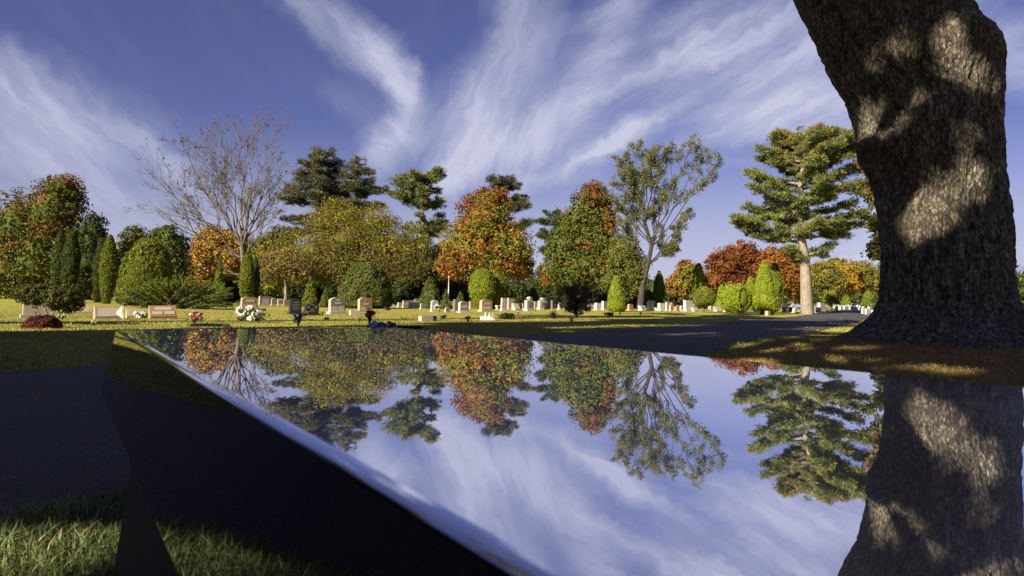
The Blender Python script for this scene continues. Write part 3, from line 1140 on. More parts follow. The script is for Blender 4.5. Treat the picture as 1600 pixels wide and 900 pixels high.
# ------------------------------------------------------------------ the great trunk at the right
def great_bark():
    m, N, b, out = newmat('bark_great_trunk')
    tc = N.n('ShaderNodeTexCoord').outputs['Object']
    warp = N.noise(tc, 2.2, 4, 0.6, out=1)
    p = N.vmath('ADD', tc, N.vmath('SCALE', N.vmath('SUBTRACT', warp, (0.5, 0.5, 0.5)), scale=0.22))
    mp = N.mapping(p, (1, 1, 0.42))
    vo = N.n('ShaderNodeTexVoronoi'); vo.feature = 'F1'
    N.link(mp, vo.inputs['Vector']); vo.inputs['Scale'].default_value = 36
    vo.inputs['Randomness'].default_value = 1.0
    n1 = N.noise(N.mapping(p, (1, 1, 0.15)), 21, 9, 0.76, 0.4)
    n2 = N.noise(tc, 1.3, 4)
    n4 = N.noise(N.mapping(p, (1, 1, 0.45)), 60, 4, 0.7)
    scale_ = N.maprange(vo.outputs['Distance'], 0.15, 0.75, 1.0, 0.0)
    crack = N.maprange(N.math('ADD', N.math('MULTIPLY', scale_, 0.22), N.math('MULTIPLY', n1, 1.0)), 0.40, 0.68)
    plate = N.n('ShaderNodeSeparateColor'); N.link(vo.outputs['Color'], plate.inputs[0])
    tone = N.math('ADD', N.math('MULTIPLY', plate.outputs[0], 0.30), N.math('MULTIPLY', n4, 0.70))
    c = N.mix(N.maprange(tone, 0.25, 0.75), (0.115, 0.100, 0.078), (0.42, 0.37, 0.285))
    c = N.mix(crack, (0.020, 0.015, 0.010), c)
    c = N.mix(N.maprange(n2, 0.45, 0.7, 0, 0.4), c, (0.13, 0.10, 0.07))
    N.link(c, b.inputs['Base Color'])
    b.inputs['Roughness'].default_value = 0.8
    b.inputs['Specular IOR Level'].default_value = 0.3
    h = N.math('ADD', N.math('ADD', N.math('MULTIPLY', crack, 1.0), N.math('MULTIPLY', plate.outputs[1], 0.45)), N.math('MULTIPLY', n4, 0.5))
    bump(N, b, h, 1.0, 0.05)
    return m


# openings cut into the crowns above the frame so that sun falls on these spots (point, radius, share of leaves left)
OPEN = []


def open_spot(p, r, keep=0.06):
    OPEN.append((np.array(p), r, keep))


for (px_, py_, r_) in ((1300, 75, .20), (1330, 120, .22), (1372, 150, .22), (1350, 40, .2), (1395, 60, .12), (1470, 100, .26), (1510, 110, .26), (1380, 250, .14), (1400, 300, .25), (1445, 300, .3), (1495, 280, .3), (1525, 260, .2),
                       (1410, 345, .14), (1460, 345, .18), (1530, 440, .10), (1530, 200, .12)):
    open_spot(at(px_, py_, TY - 0.8), r_ * 1.1)
for (px_, py_, r_, k_) in ((1180, 548, .35, .02), (1215, 538, .5, .0), (1255, 532, .55, .0), (1295, 526, .55, .0), (1330, 518, .5, .0), (900, 512, .6, .1), (950, 511, .7, .05), (1000, 509, .7, .1),
                           (80, 880, .28, .26), (140, 850, .2, .3), (190, 880, .2, .3), (20, 875, .28, .26), (100, 893, .07, .0), (150, 880, .05, .0), (60, 862, .04, .0), (120, 820, .04, .1), (1470, 582, .22, .1), (1520, 586, .26, .05), (1400, 560, .12, .2), (1350, 556, .10, .2), (1300, 497, .8, .1), (1340, 493, 1.0, .1), (1380, 491, 1.0, .1), (1230, 499, .6, .2), (1180, 496, .5, .2),
                           (1120, 497, .8, .2), (1060, 494, 1.2, .0), (1000, 492, 1.4, 0.), (940, 492, 1.4, 0.)):
    open_spot(gpoint(px_, py_)[0], r_, k_)
for px_ in range(-40, 640, 26):      # the sunny lawn beyond the bench
    yb = 516 if px_ < 190 else 509
    for py_ in (yb, yb - 7, yb - 14):
        if px_ > 560: py_ -= 6
        open_spot(gpoint(px_, py_)[0], .85 if px_ < 190 else 1.3, 0.0)
for px_ in range(640, 1000, 26):
    for py_ in (501, 497, 491):
        if py_ < 500 or px_ < 850: open_spot(gpoint(px_, py_)[0], 1.5, 0.0)


def thin_for_sun(V, q, cols, org):
    c = V.reshape(-1, 4, 3)[:].mean(1) + np.array(org)
    keep = np.ones(len(c), bool)
    sdn = np.array(sd)
    for p, r, kp in OPEN:
        d = c - p
        t = d @ sdn
        dist = np.linalg.norm(d - t[:, None] * sdn, axis=1)
        rr = r * (1 + .35 * fbm(c * 1.1, 8, 2))
        keep &= ~((dist < rr) & (t > 0) & (rng.random(len(c)) > kp))
    V4 = V.reshape(-1, 4, 3)[keep].reshape(-1, 3); C4 = cols.reshape(-1, 4, 3)[keep].reshape(-1, 3)
    return V4, np.arange(len(V4)).reshape(-1, 4), C4


# spots that lie in full shade in the photograph: leaf clumps are added to the off-frame crowns to shade them (point, radius)
SHADE = [(ground(-2.1, 3.4), 1.0), (ground(-1.2, 2.3), .9), (ground(-2.6, 4.8), 1.0), (ground(-3.8, 4.0), 1.1), (ground(-2.9, 2.0), 1.0), (ground(-3.6, 5.6), 1.0), (ground(-.9, 3.2), .9), (ground(-4.4, 6.6), 1.0), (ground(-2.4, .8), .9)]
for px_, py_ in ((860, 524), (920, 528), (980, 532), (1040, 536), (1100, 540), (1000, 520), (1060, 516), (1130, 515), (1180, 512), (1240, 508), (700, 508), (760, 507), (820, 506), (880, 504), (700, 513), (780, 517), (1100, 505), (1040, 503), (1170, 503)):
    SHADE.append((gpoint(px_, py_)[0], 1.0 if py_ > 510 else 1.5))


rs_ = random.Random(14)
for i_ in range(26):                 # canopy thinned to let sun onto the ground in front of the trunk
    gx_ = rs_.uniform(1140, 1560)
    open_spot(gpoint(gx_, 560 + (gx_ - 1140) * .06 + rs_.uniform(-38, 30))[0], rs_.uniform(.12, .34), rs_.choice([.05, .2, .3]))
for i_ in range(70):                 # small leaf gaps that sprinkle the upper trunk with light
    open_spot(at(rs_.uniform(1270, 1540), rs_.uniform(0, 345), TY - .8), rs_.uniform(.035, .10), 0.0)
for px_, py_, r_ in ((1430, 430, .6), (1520, 430, .6), (1420, 480, .6), (1510, 490, .7), (1400, 200, .2), (1470, 205, .25)):
    SHADE.append((at(px_, py_, TY - .8), r_))


def great_trunk():
    D = TY
    left = [(-260, 1150), (-160, 1190), (-80, 1225), (0, 1257), (35, 1273), (70, 1289), (105, 1309), (140, 1329), (170, 1341), (195, 1348), (215, 1352), (232, 1350), (248, 1353), (270, 1367), (300, 1377),
            (340, 1385), (400, 1391), (440, 1391), (470, 1388), (490, 1380), (508, 1366), (525, 1349), (545, 1318), (575, 1290)]
    right = [(-260, 1475), (-160, 1480), (-80, 1487), (0, 1496), (35, 1503), (62, 1514), (80, 1527), (110, 1547), (150, 1550), (200, 1546), (250, 1548), (300, 1556), (400, 1562), (470, 1572), (500, 1592), (520, 1625), (545, 1670), (575, 1700)]
    nz_, nth = 640, 520
    py = np.linspace(575, -260, nz_)
    l = np.interp(py, *zip(*left)); r = np.interp(py, *zip(*right))
    # smooth a little
    ker = np.hanning(13); ker /= ker.sum()
    pad = lambda a: np.convolve(np.pad(a, 6, 'edge'), ker, 'valid')
    l = pad(l); r = pad(r)
    c = np.array([at(x, y, D) for x, y in zip((l + r) / 2, py)])
    R = (r - l) / 2 * D / F
    org = ground(TX, TY)
    th = np.linspace(0, 2 * np.pi, nth, endpoint=False)
    TH, ZI = np.meshgrid(th, np.arange(nz_), indexing='ij')
    Rr = R[ZI]
    q = np.stack([np.cos(TH), np.sin(TH), np.zeros_like(TH)], -1)
    base = np.stack([c[ZI, 0], np.full_like(TH, D), c[ZI, 2]], -1)
    hgt = base[..., 2]
    P = base + q * Rr[..., None]
    # root flare lobes, fluting, lumps and plates
    fl = np.clip((0.75 - hgt) / 0.75, 0, 1) ** 2
    lob = fl * (0.12 * np.abs(np.cos(TH * 3.5 + 1.0)) ** 1.4 + 0.07 * np.cos(TH * 11 + 2))
    lump = 0.055 * fbm(P * np.array([1.7, 1.7, 1.1]), 11, 3) + 0.03 * fbm(P * np.array([5, 5, 2.2]), 12, 3)
    ridge = 0.020 * (1 - 2 * np.abs(fbm(P * np.array([16, 16, 5.5]), 13, 2))) + 0.012 * fbm(P * np.array([40, 40, 16]), 14, 2)
    ridge = ridge - 0.040 * np.clip(1 - 5 * np.abs(fbm(P * np.array([7, 7, 1.3]), 21, 2)), 0, 1)
    off = lob + lump + ridge
    # burl on the left edge and a swollen band near the fork
    def bulge(px, py_, s, sz, a, th0):
        z0 = at(px, py_, D).z
        dth = np.angle(np.exp(1j * (TH - th0)))
        return a * np.exp(-((hgt - z0) / sz) ** 2 - (dth / s) ** 2)
    off += bulge(1352, 232, 0.34, 0.12, 0.17, np.pi * 1.07)
    off += bulge(1400, 205, 0.4, 0.16, 0.08, np.pi * 1.32)
    off += bulge(1480, 90, 0.45, 0.28, 0.13, np.pi * 1.62)
    off += bulge(1330, 70, 0.3, 0.4, -0.08, np.pi * 1.30)
    off += bulge(1420, 60, 0.22, 0.30, -0.12, np.pi * 1.45)
    off += bulge(1400, 350, 0.25, 0.9, -0.06, np.pi * 1.5)
    off += bulge(1480, 420, 0.3, 0.8, 0.05, np.pi * 1.62)
    off += bulge(1540, 110, 0.16, 0.18, 0.04, np.pi * 1.93)
    # long diagonal crease
    dth = np.angle(np.exp(1j * (TH - (np.pi * 1.22 + (hgt - 3.0) * -0.22))))
    off -= 0.06 * np.exp(-(dth / 0.07) ** 2) * np.clip((hgt - 2.6) / 0.8, 0, 1)
    P = P + q * off[..., None]
    V = P.reshape(-1, 3) - np.array(org)
    i, j = np.meshgrid(np.arange(nth), np.arange(nz_ - 1), indexing='ij')
    Fq = np.stack([i * nz_ + j, ((i + 1) % nth) * nz_ + j, ((i + 1) % nth) * nz_ + j + 1, i * nz_ + j + 1], -1).reshape(-1, 4)
    root = thing('maple_tree', org, 'huge old tree at the right, its dark trunk bulging with a burl', 'tree')
    gb = great_bark()
    mesh('trunk', V, Fq, gb, root, smooth=True)
    # broken bark stub on the right shoulder
    s = MB()
    p0 = np.array(at(1534, 122, D - 0.22)) - np.array(org)
    s.tube([p0 + np.array([-0.10, 0.10, -0.55]), p0 + np.array([0.0, 0, -0.1]), p0 + np.array([0.02, 0.0, 0.25]), p0 + np.array([0.0, 0.0, 0.42])], [0.20, 0.15, 0.09, 0.02], 9)
    s.tube([p0 + np.array([0.08, 0.1, -0.5]), p0 + np.array([0.12, 0, 0.0]), p0 + np.array([0.13, 0.0, 0.22])], [0.12, 0.08, 0.015], 7)
    s.build('bark_stub', gb, root)
    # limbs and the crown, above the frame
    top = np.array([c[-1, 0], D, c[-1, 2]]) - np.array(org)
    R_ = random.Random(4)
    lines, rads = [], []
    limbs = [(-7.5, -4.0, 6.0), (-6.0, 3.5, 6.6), (-3.0, -7.0, 5.0), (1.5, -6.5, 6.0), (5.5, -2.5, 6.5), (5.0, 5.0, 7.0), (-1.0, 6.5, 8.0), (-2.0, -1.0, 9.0), (-9.0, -0.5, 4.5)]
    pts = []
    for (dx, dy, dz) in limbs:
        e = top + np.array([dx, dy, dz])
        t = np.linspace(0, 1, 10)[:, None]
        mid = (top + e) / 2 + np.array([0, 0, 0.6])
        qq = (top - [0, 0, .5]) * (1 - t) ** 2 + 2 * mid * t * (1 - t) + e * t ** 2
        lines.append(qq); rads.append(np.linspace(0.36, 0.07, 10))
        for s_ in range(7):
            x = R_.uniform(3, 9); k0 = min(int(x), 8); p = qq[k0] * (1 - x + k0) + qq[k0 + 1] * (x - k0)
            e2 = p + np.array([R_.gauss(0, 1.6), R_.gauss(0, 1.6), R_.uniform(-.3, 2.2)])
            tt = np.linspace(0, 1, 5)[:, None]
            lines.append(p * (1 - tt) + e2 * tt + np.array([0, 0, .3]) * tt * (1 - tt)); rads.append(np.linspace(0.07, 0.02, 5)); pts.append(e2)
    v, f = tube_arrays(lines, rads, 8)
    mesh('limbs', v, f, gb, root, smooth=True)
    W = [(p, np.array([1.0, 1.0, 0.7]) * R_.uniform(.8, 1.25)) for p in pts]
    def colf(P, cr):
        return gpal((0.06, 0.08, 0.02), (0.16, 0.15, 0.03), (0.34, 0.16, 0.03))(None, None, cr, fbm(P / 2, 5, 2))
    V, q_, cols, _ = crown(W, 8500, 0.16, 0.60, colf, fill=0.05)
    V, q_, cols = thin_for_sun(V, q_, cols, org)
    mesh('crown', V, q_, M_leaf, root, cols=cols)


great_trunk()

# ------------------------------------------------------------------ trees out of frame whose shade falls over the foreground
def shade_tree(x, y, rc, z0, z1, n, label, sd_):
    org = ground(x, y)
    r_ = np.random.default_rng(sd_)
    W = []
    for i in range(26):
        a = r_.random() * 6.283; rr = rc * math.sqrt(r_.random()) * 0.85; z = z0 + (z1 - z0) * r_.random()
        W.append((np.array([rr * math.cos(a), rr * math.sin(a), z]), np.array([1.5, 1.5, 1.0]) * r_.uniform(.7, 1.3)))
    for p_, rr_ in SHADE:
        # nearest approach of the sun ray to this crown's middle
        m_ = np.array([x, y, (z0 + z1) / 2]); d_ = m_ - np.array(p_); t_ = d_ @ np.array(sd)
        q0 = np.array(p_) + t_ * np.array(sd)
        if np.linalg.norm((q0 - m_)[:2]) < rc * 1.05 and t_ > 0 and q0[2] > 3.2 + max(0, .5 * q0[1]) * (abs(q0[0]) < q0[1] * .9):
            W.append((q0 - np.array(org), np.array([1, 1, .8]) * rr_ * 1.1))
    def colf(P, cr):
        return gpal((0.05, 0.07, 0.02), (0.12, 0.13, 0.03), (0.26, 0.17, 0.03))(None, None, cr, fbm(P / 2, 5, 2))
    V, q_, cols, cc = crown(W, n, 0.22, 0.8, colf, fill=0.1)
    V, q_, cols = thin_for_sun(V, q_, cols, org)
    root = thing('shade_tree', org, label, 'tree')
    mesh('crown', V, q_, M_leaf, root, cols=cols)
    lines, rads = trunk_lines(0.45, (0.3, 0, z1 * 0.8), cc[r_.choice(len(cc), 14)])
    lines[0][0, 2] -= 0.1
    v, f = tube_arrays(lines, rads, 8)
    mesh('trunk', v, f, M_bark_grey, root, smooth=True)


for i_, (x_, y_, rc_, z0_, z1_, n_) in enumerate([(-15, -4.5, 7.5, 5.0, 14, 32000), (-6, -12, 7.0, 5.0, 14, 16000), (-25, -13, 8.0, 4.5, 15, 18000), (5, -12, 6.0, 5.0, 13, 11000), (-14, -17, 7, 5, 15, 15000), (-12, 13, 5.5, 13, 20, 17000), (-12, 6.5, 5.5, 8, 17, 20000), (-6.2, -1.5, 5.0, 5, 14, 13000)]):
    shade_tree(x_, y_, rc_, z0_, z1_, n_, 'tall autumn tree outside the picture, %s' % ('nearest on the left', 'behind the camera', 'farthest on the left', 'behind the camera at the right', 'behind the left shade trees', 'on the left beyond the road', 'on the left opposite the bench', 'on the far verge left of the camera')[i_], 60 + i_)

# ------------------------------------------------------------------ trees beyond the graves
TG = 'trees beyond the graves'
mp_rust_green = mapcols([(G_mid, lambda u, v, c, z: 1), (G_orange, lambda u, v, c, z: (z * 3.4 - .45 + abs(u) * .4 - .15)), (G_red, lambda u, v, c, z: (v - 0.70 + z * 0.3) * 4)])
mp_orange = mapcols([(gpal((.09,.10,.02),(.20,.19,.03),(.34,.28,.04)), lambda u, v, c, z: 1), (gpal((.13,.060,.016),(.24,.105,.022),(.33,.17,.035)), lambda u, v, c, z: (c - .5) * 1.5 + z * 2.4 - u * .8 + .35), (G_red, lambda u, v, c, z: (v - 0.68 + z * 0.35 - u * 0.12) * 4)])
mp_redyel = mapcols([(G_orange, lambda u, v, c, z: 1), (G_red, lambda u, v, c, z: (c - .3) * 1.5 + z * 2), (G_gold, lambda u, v, c, z: (.45 - v) * 2 + u * .5 - .1)])
mp_left = mapcols([(G_mid, lambda u, v, c, z: 1), (gpal((.07, .045, .015), (.14, .075, .02), (.22, .11, .025)), lambda u, v, c, z: (v - .45) * 2 + z * 2.5)])
f_ = lambda g: (lambda u, v, c, nz: g(u, v, c, nz))

# far background first
tree('oak_tree', 'large brownish green tree at the far left edge behind the dark columns', 'tree', 85, 66,
     [(86, 335, 52, 62), (66, 400, 55, 66), (112, 400, 42, 60), (98, 300, 34, 34), (30, 360, 50, 70), (20, 430, 60, 50)], mp_left, nleaf=15000, leaf=2.2, clump=9, trunk_r=.35, group=TG)
tree('spruce_tree', 'bluish dark green tree with a pointed top beside the brownish tree at the left', 'tree', 147, 62,
     [(147, 372, 22, 44), (140, 420, 30, 50), (160, 410, 18, 44)], f_(G_dark), nleaf=6500, leaf=2.0, clump=7, trunk_r=.2, group=TG)
tree('oak_tree', 'rounded olive green tree behind the cypress standing alone, left of the dark crown', 'tree', 208, 66,
     [(210, 400, 30, 50), (200, 430, 34, 42)], f_(G_mid), nleaf=6000, leaf=2.1, clump=7, trunk_r=.2, group=TG)
tree('holly_tree', 'dark green rounded tree rising behind the big dome shrub', 'tree', 262, 58,
     [(264, 395, 32, 48), (270, 430, 30, 40), (250, 385, 22, 34)], f_(G_yew), nleaf=9000, leaf=1.9, clump=7, trunk_r=.2, core=.7, group=TG)
tree('maple_tree', 'yellow orange tree glowing behind the bare tree trunk', 'tree', 335, 66,
     [(335, 385, 38, 36), (325, 415, 42, 34), (360, 400, 34, 40), (310, 440, 30, 24)], f_(G_gold), nleaf=9500, leaf=2.1, clump=8, trunk_r=.2, group=TG)
tree('linden_tree', 'lime green tree just right of the bare tree above the narrow cypress', 'tree', 414, 60,
     [(414, 415, 30, 40), (400, 440, 28, 30), (430, 440, 24, 28)], mapcols([(G_arb, lambda u, v, c, z: 1), (G_olive, lambda u, v, c, z: .5 + z)]), nleaf=6000, leaf=2.0, clump=7, trunk_r=.15, group=TG)

conifer('spruce_tree', 'tall dark spruce with layered boughs, highest of the left pair of conifers', 80,
        [(506, 474), (506, 400), (504, 320), (503, 236)],
        [(460, 450, 452), (440, 560, 440), (425, 440, 420), (410, 565, 408), (395, 438, 392), (378, 566, 384), (360, 446, 366), (350, 556, 356), (335, 442, 342), (325, 552, 330), (312, 440, 310), (305, 548, 308), (292, 446, 290), (286, 552, 288),
         (274, 462, 272), (270, 536, 272), (258, 468, 256), (255, 532, 254), (246, 482, 242), (244, 524, 244), (240, 494, 236)], f_(G_spruce), .42, pad_px=7, n_per=60, length=2.6, seed=3, flat=.42, dup=2, droop=.02, group=TG)
conifer('spruce_tree', 'dark spruce with a sharp top, right one of the left pair of conifers', 78,
        [(560, 474), (560, 400), (560, 330), (558, 250)],
        [(450, 610, 440), (430, 520, 430), (415, 618, 405), (400, 516, 392), (385, 612, 378), (370, 514, 366), (352, 612, 348), (340, 520, 338), (325, 602, 322), (318, 522, 316), (304, 604, 298), (296, 528, 294), (284, 584, 282), (280, 536, 276), (270, 584, 270), (266, 540, 262), (258, 572, 256), (256, 548, 252)],
        f_(G_spruce), .35, pad_px=6.5, n_per=55, length=2.4, seed=8, flat=.42, dup=2, droop=.02, group=TG)
conifer('pine_tree', 'green pine with a flat spreading top and bare upper trunk left of the orange maple', 70,
        [(662, 474), (664, 420), (661, 340), (656, 300), (652, 272)],
        [(450, 700, 440), (440, 632, 436), (425, 694, 415), (410, 640, 404), (398, 700, 386), (385, 628, 380), (372, 694, 352), (365, 634, 356), (352, 692, 346), (322, 690, 318), (318, 634, 316), (310, 614, 300), (304, 686, 296), (300, 620, 286), (295, 690, 274), (290, 628, 278), (286, 672, 276), (282, 640, 274)],
        f_(G_pine), .38, pad_px=9, n_per=120, length=2.6, seed=5, bark=M_bark_grey, group=TG)
conifer('spruce_tree', 'dark conifer peeping over the right shoulder of the orange maple', 84,
        [(785, 474), (785, 380), (783, 278)],
        [(420, 830, 410), (400, 825, 395), (380, 745, 372), (360, 828, 350), (345, 750, 335), (330, 826, 322), (320, 822, 306), (310, 758, 300), (300, 812, 290), (296, 764, 286), (290, 804, 282), (286, 770, 279)], f_(G_spruce), .35, pad_px=7, n_per=80, length=2.4, seed=9, group=TG)
conifer('pine_tree', 'small dark pine left of the tall green and rust maple', 76,
        [(868, 474), (868, 400), (870, 328)],
        [(430, 905, 420), (420, 842, 425), (400, 846, 392), (385, 900, 380), (370, 842, 366), (356, 890, 352), (350, 840, 346), (342, 888, 338), (338, 852, 334)], f_(G_dark), .25, pad_px=7, n_per=90, length=2.4, seed=19, group=TG)

tree('crabapple_tree', 'wide olive gold tree with fine branches in front of the conifers', 'tree', 545, 60,
     [(545, 372, 62, 52), (490, 395, 60, 50), (600, 385, 56, 54), (640, 400, 42, 50), (455, 405, 40, 42), (540, 420, 90, 36), (520, 340, 44, 34), (585, 350, 40, 34)],
     mapcols([(G_olive, lambda u, v, c, z: 1), (gpal((.10, .075, .03), (.17, .13, .05), (.24, .19, .07)), lambda u, v, c, z: (.5 - v) * 1.5 + z * 2), (gpal((.28, .25, .02), (.42, .36, .03), (.50, .42, .05)), lambda u, v, c, z: (c - .78) * 4 * (v > .4))]),
     nleaf=26000, leaf=1.45, clump=9, trunk_r=.28, trunk_top=(0, 0, 3.4), nlimb=34, group=TG, fill=.45, inner=.6, aspect=.5, core=.35)
tree('plum_tree', 'low brownish leaved tree with a pale straight trunk left of the wide olive tree', 'tree', 446, 56,
     [(440, 412, 36, 26), (420, 425, 26, 20), (462, 425, 24, 20)], f_(gpal((.13, .10, .03), (.22, .17, .05), (.30, .25, .07))), nleaf=5500, leaf=1.4, clump=7, trunk_r=.16, trunk_top=(0, 0, 2.4), bark=M_bark_pale, fill=.4, group=TG, core=.3)
tree('maple_tree', 'rounded maple turning orange with a rust red top in the middle of the tree line', 'tree', 760, 58,
     [(757, 340, 50, 48), (735, 385, 54, 46), (790, 390, 50, 50), (760, 400, 68, 46), (712, 415, 32, 26), (815, 420, 24, 28), (765, 312, 34, 22)],
     mp_orange, nleaf=21000, leaf=1.9, clump=8, trunk_r=.33, trunk_top=(0, 0, 5), bark=M_bark_pale, group=TG)
tree('maple_tree', 'tall green maple with a rust coloured narrow top', 'tree', 905, 57,
     [(925, 310, 32, 28), (945, 340, 22, 30), (905, 350, 36, 34), (930, 375, 40, 40), (880, 385, 32, 36), (868, 425, 28, 28), (905, 420, 46, 36), (940, 420, 34, 34)],
     mp_rust_green, nleaf=20000, leaf=1.9, clump=8, trunk_r=.36, trunk_top=(.4, 0, 5), bark=M_bark_dark, group=TG)
tree('ash_tree', 'round olive green tree in front of the thin willow', 'tree', 970, 56,
     [(968, 395, 34, 34), (985, 420, 32, 34), (955, 435, 30, 26), (992, 440, 24, 22)], f_(gpal((.07, .085, .02), (.13, .14, .03), (.19, .19, .045))), nleaf=9500, leaf=1.6, clump=7, trunk_r=.2, bark=M_bark_dark, group=TG)

branch_tree('bare_tree', 'large bare tree with wide spreading leafless branches', 60, (384, 472), [(383, 430), (380, 405), (378, 385)],
            [(0, 285, 400), (0, 312, 420), (1, 262, 282), (1, 275, 305), (1, 272, 332), (2, 288, 262), (2, 308, 246), (2, 326, 234), (2, 348, 218), (2, 372, 213), (2, 396, 216), (2, 418, 228), (2, 428, 252), (2, 436, 272), (2, 430, 305), (1, 432, 345), (1, 425, 380), (2, 356, 290), (2, 398, 300), (2, 330, 300), (0, 440, 410)],
            .34, .088, 3, (10, 7, 5), leaves=900, leaf=2.0, colors=f_(gpal((.10, .05, .02), (.16, .09, .04))), seed=12, dz=.55, minr=.14)
branch_tree('willow_tree', 'tall thin leaved tree with an airy olive crown leaning right over a dark trunk', 55, (1000, 474), [(1004, 446), (1012, 415), (1018, 385), (1008, 350)],
            [(2, 962, 268), (3, 975, 250), (3, 992, 242), (3, 1010, 240), (3, 985, 270), (3, 1000, 280), (2, 968, 320), (3, 1025, 262), (2, 1030, 246), (2, 1050, 250), (2, 1072, 242), (2, 1088, 258), (2, 1106, 276), (1, 1070, 330), (1, 1064, 360), (1, 960, 300), (1, 968, 345), (1, 1050, 390), (2, 985, 300), (2, 1030, 300)],
            .24, .062, 3, (9, 6, 4), leaves=34000, leaf=1.3, colors=f_(gpal((.06, .07, .025), (.13, .14, .045), (.22, .20, .06))), bark=M_bark_dark, seed=21, dz=.3, spread=2.4, ratio=.31, minr=.12)

tree('maple_tree', 'small green and gold tree left of the red maples', 'tree', 1072, 74, [(1073, 430, 20, 26), (1062, 445, 22, 22)], mp_orange, nleaf=4500, leaf=1.9, clump=6, trunk_r=.15, group=TG)
tree('maple_tree', 'dark red maple behind the lime columns, left of the big pine', 'tree', 1150, 76,
     [(1135, 412, 34, 28), (1160, 404, 32, 30), (1180, 420, 30, 34), (1120, 435, 26, 26), (1150, 440, 40, 24)], mapcols([(G_red, lambda u, v, c, z: 1), (G_orange, lambda u, v, c, z: (.35 - v) * 2 + z * 1.2)]), nleaf=12000, leaf=1.8, clump=7, trunk_r=.2, group=TG)
tree('maple_tree', 'red to yellow maple directly behind the pale pine trunk', 'tree', 1222, 72,
     [(1210, 412, 26, 28), (1230, 425, 30, 36), (1205, 440, 26, 26), (1245, 445, 20, 26)], mp_redyel, nleaf=10000, leaf=1.8, clump=7, trunk_r=.2, group=TG)
for i_, (x_, e_, c_, l_) in enumerate([
    (1290, [(1288, 432, 26, 28), (1300, 445, 24, 22)], G_olive, 'pale yellow green tree right of the big pine trunk'),
    (1322, [(1322, 425, 20, 22), (1318, 445, 26, 20)], G_gold, 'yellowish distant tree above the white gravestones'),
    (1350, [(1348, 430, 22, 24), (1362, 442, 26, 22)], G_olive, 'olive distant tree left of the great trunk'),
    (1386, [(1385, 432, 18, 26), (1395, 445, 22, 22)], G_mid, 'green distant tree half hidden by the great trunk'),
    (1310, [(1305, 415, 12, 12)], G_mid, 'small conifer top showing over the yellow trees at the right')]):
    tree('distant_tree', l_, 'tree', x_, 105 + i_ * 2, e_, mapcols([(c_, lambda u, v, c, z: 1), (G_olive, lambda u, v, c, z: .3 + z)]), nleaf=5200, leaf=1.6, clump=5.5, trunk_r=.2, group='distant trees by the white gravestones')
conifer('pine_tree', 'large open pine with flat green boughs and a pale bare trunk', 47,
        [(1261, 480), (1257, 400), (1252, 372), (1254, 330), (1250, 290), (1256, 250), (1262, 206)],
        [(404, 1222, 388), (400, 1300, 384), (398, 1290, 398), (380, 1152, 352), (376, 1180, 372), (372, 1142, 340), (368, 1210, 360), (366, 1330, 368), (362, 1350, 348), (356, 1310, 352), (352, 1345, 336), (342, 1170, 322), (338, 1200, 316), (330, 1340, 318),
         (326, 1166, 296), (318, 1305, 306), (312, 1178, 276), (306, 1345, 290), (300, 1200, 290), (296, 1320, 274), (288, 1170, 268), (282, 1348, 262), (274, 1200, 252), (268, 1310, 250), (262, 1184, 236), (256, 1345, 238), (250, 1210, 232), (244, 1325, 222), (238, 1206, 212), (232, 1345, 204), (226, 1235, 208), (220, 1300, 206), (214, 1250, 202), (214, 1275, 202), (240, 1340, 212), (238, 1322, 203), (236, 1300, 200), (230, 1222, 205), (228, 1210, 208), (252, 1190, 244), (246, 1352, 222), (330, 1150, 345)],
        mapcols([(G_pine, lambda u, v, c, z: 1), (gpal((.10, .07, .02), (.17, .13, .035), (.24, .20, .05)), lambda u, v, c, z: (v - .7) * 1.6 + z)]), .37, pad_px=8.5, n_per=100, length=3.0, bark=M_bark_pale, seed=31, droop=.05, flat=.42, back=.75, dup=0)
branch_tree('maple_tree', 'thin tree with orange and green leaves hanging beside the great trunk', 30, (1408, 482), [(1408, 430), (1406, 380), (1406, 330)],
            [(2, 1352, 262), (2, 1362, 290), (2, 1345, 300), (1, 1352, 330), (1, 1360, 355), (1, 1368, 382), (0, 1372, 400), (2, 1400, 260), (2, 1440, 280), (2, 1370, 270)],
            .16, .06, 2, (9, 7, 4), leaves=6000, leaf=3.0, colors=mapcols([(gpal((.05, .06, .02), (.10, .11, .03), (.17, .15, .03)), lambda u, v, c, z: 1), (G_orange, lambda u, v, c, z: (v - .6) * 3 + z)]), seed=33, dz=.3, spread=4.0, bark=M_bark_dark)
conifer('pine_tree', 'slim pine just left of the great trunk, mostly hidden', 60, [(1400, 480), (1400, 430), (1398, 385)],
        [(465, 1380, 462), (450, 1378, 446), (436, 1380, 432), (424, 1382, 418), (412, 1384, 404), (400, 1388, 394)], f_(G_dark), .15, pad_px=6, n_per=80, length=2.2, seed=41, group=TG)
tree('oak_tree', 'brown olive tree filling the gap behind the bare tree trunk', 'tree', 405, 72, [(395, 405, 36, 34), (425, 400, 34, 40), (440, 375, 24, 26)], f_(gpal((.06, .06, .02), (.12, .11, .03), (.20, .16, .045))), nleaf=8000, leaf=1.8, clump=7, trunk_r=.2, group=TG)
tree('oak_tree', 'dim green tree in the gap between the big dome shrub and the yellow orange tree', 'tree', 296, 73, [(292, 425, 26, 32), (308, 440, 22, 26)], f_(G_mid), nleaf=4500, leaf=1.8, clump=7, trunk_r=.2, group=TG)
tree('oak_tree', 'shadowy green tree between the wide olive gold tree and the flat topped pine', 'tree', 628, 71, [(625, 415, 34, 38), (650, 430, 34, 32)], f_(G_yew), nleaf=7000, leaf=1.8, clump=7, trunk_r=.2, group=TG)
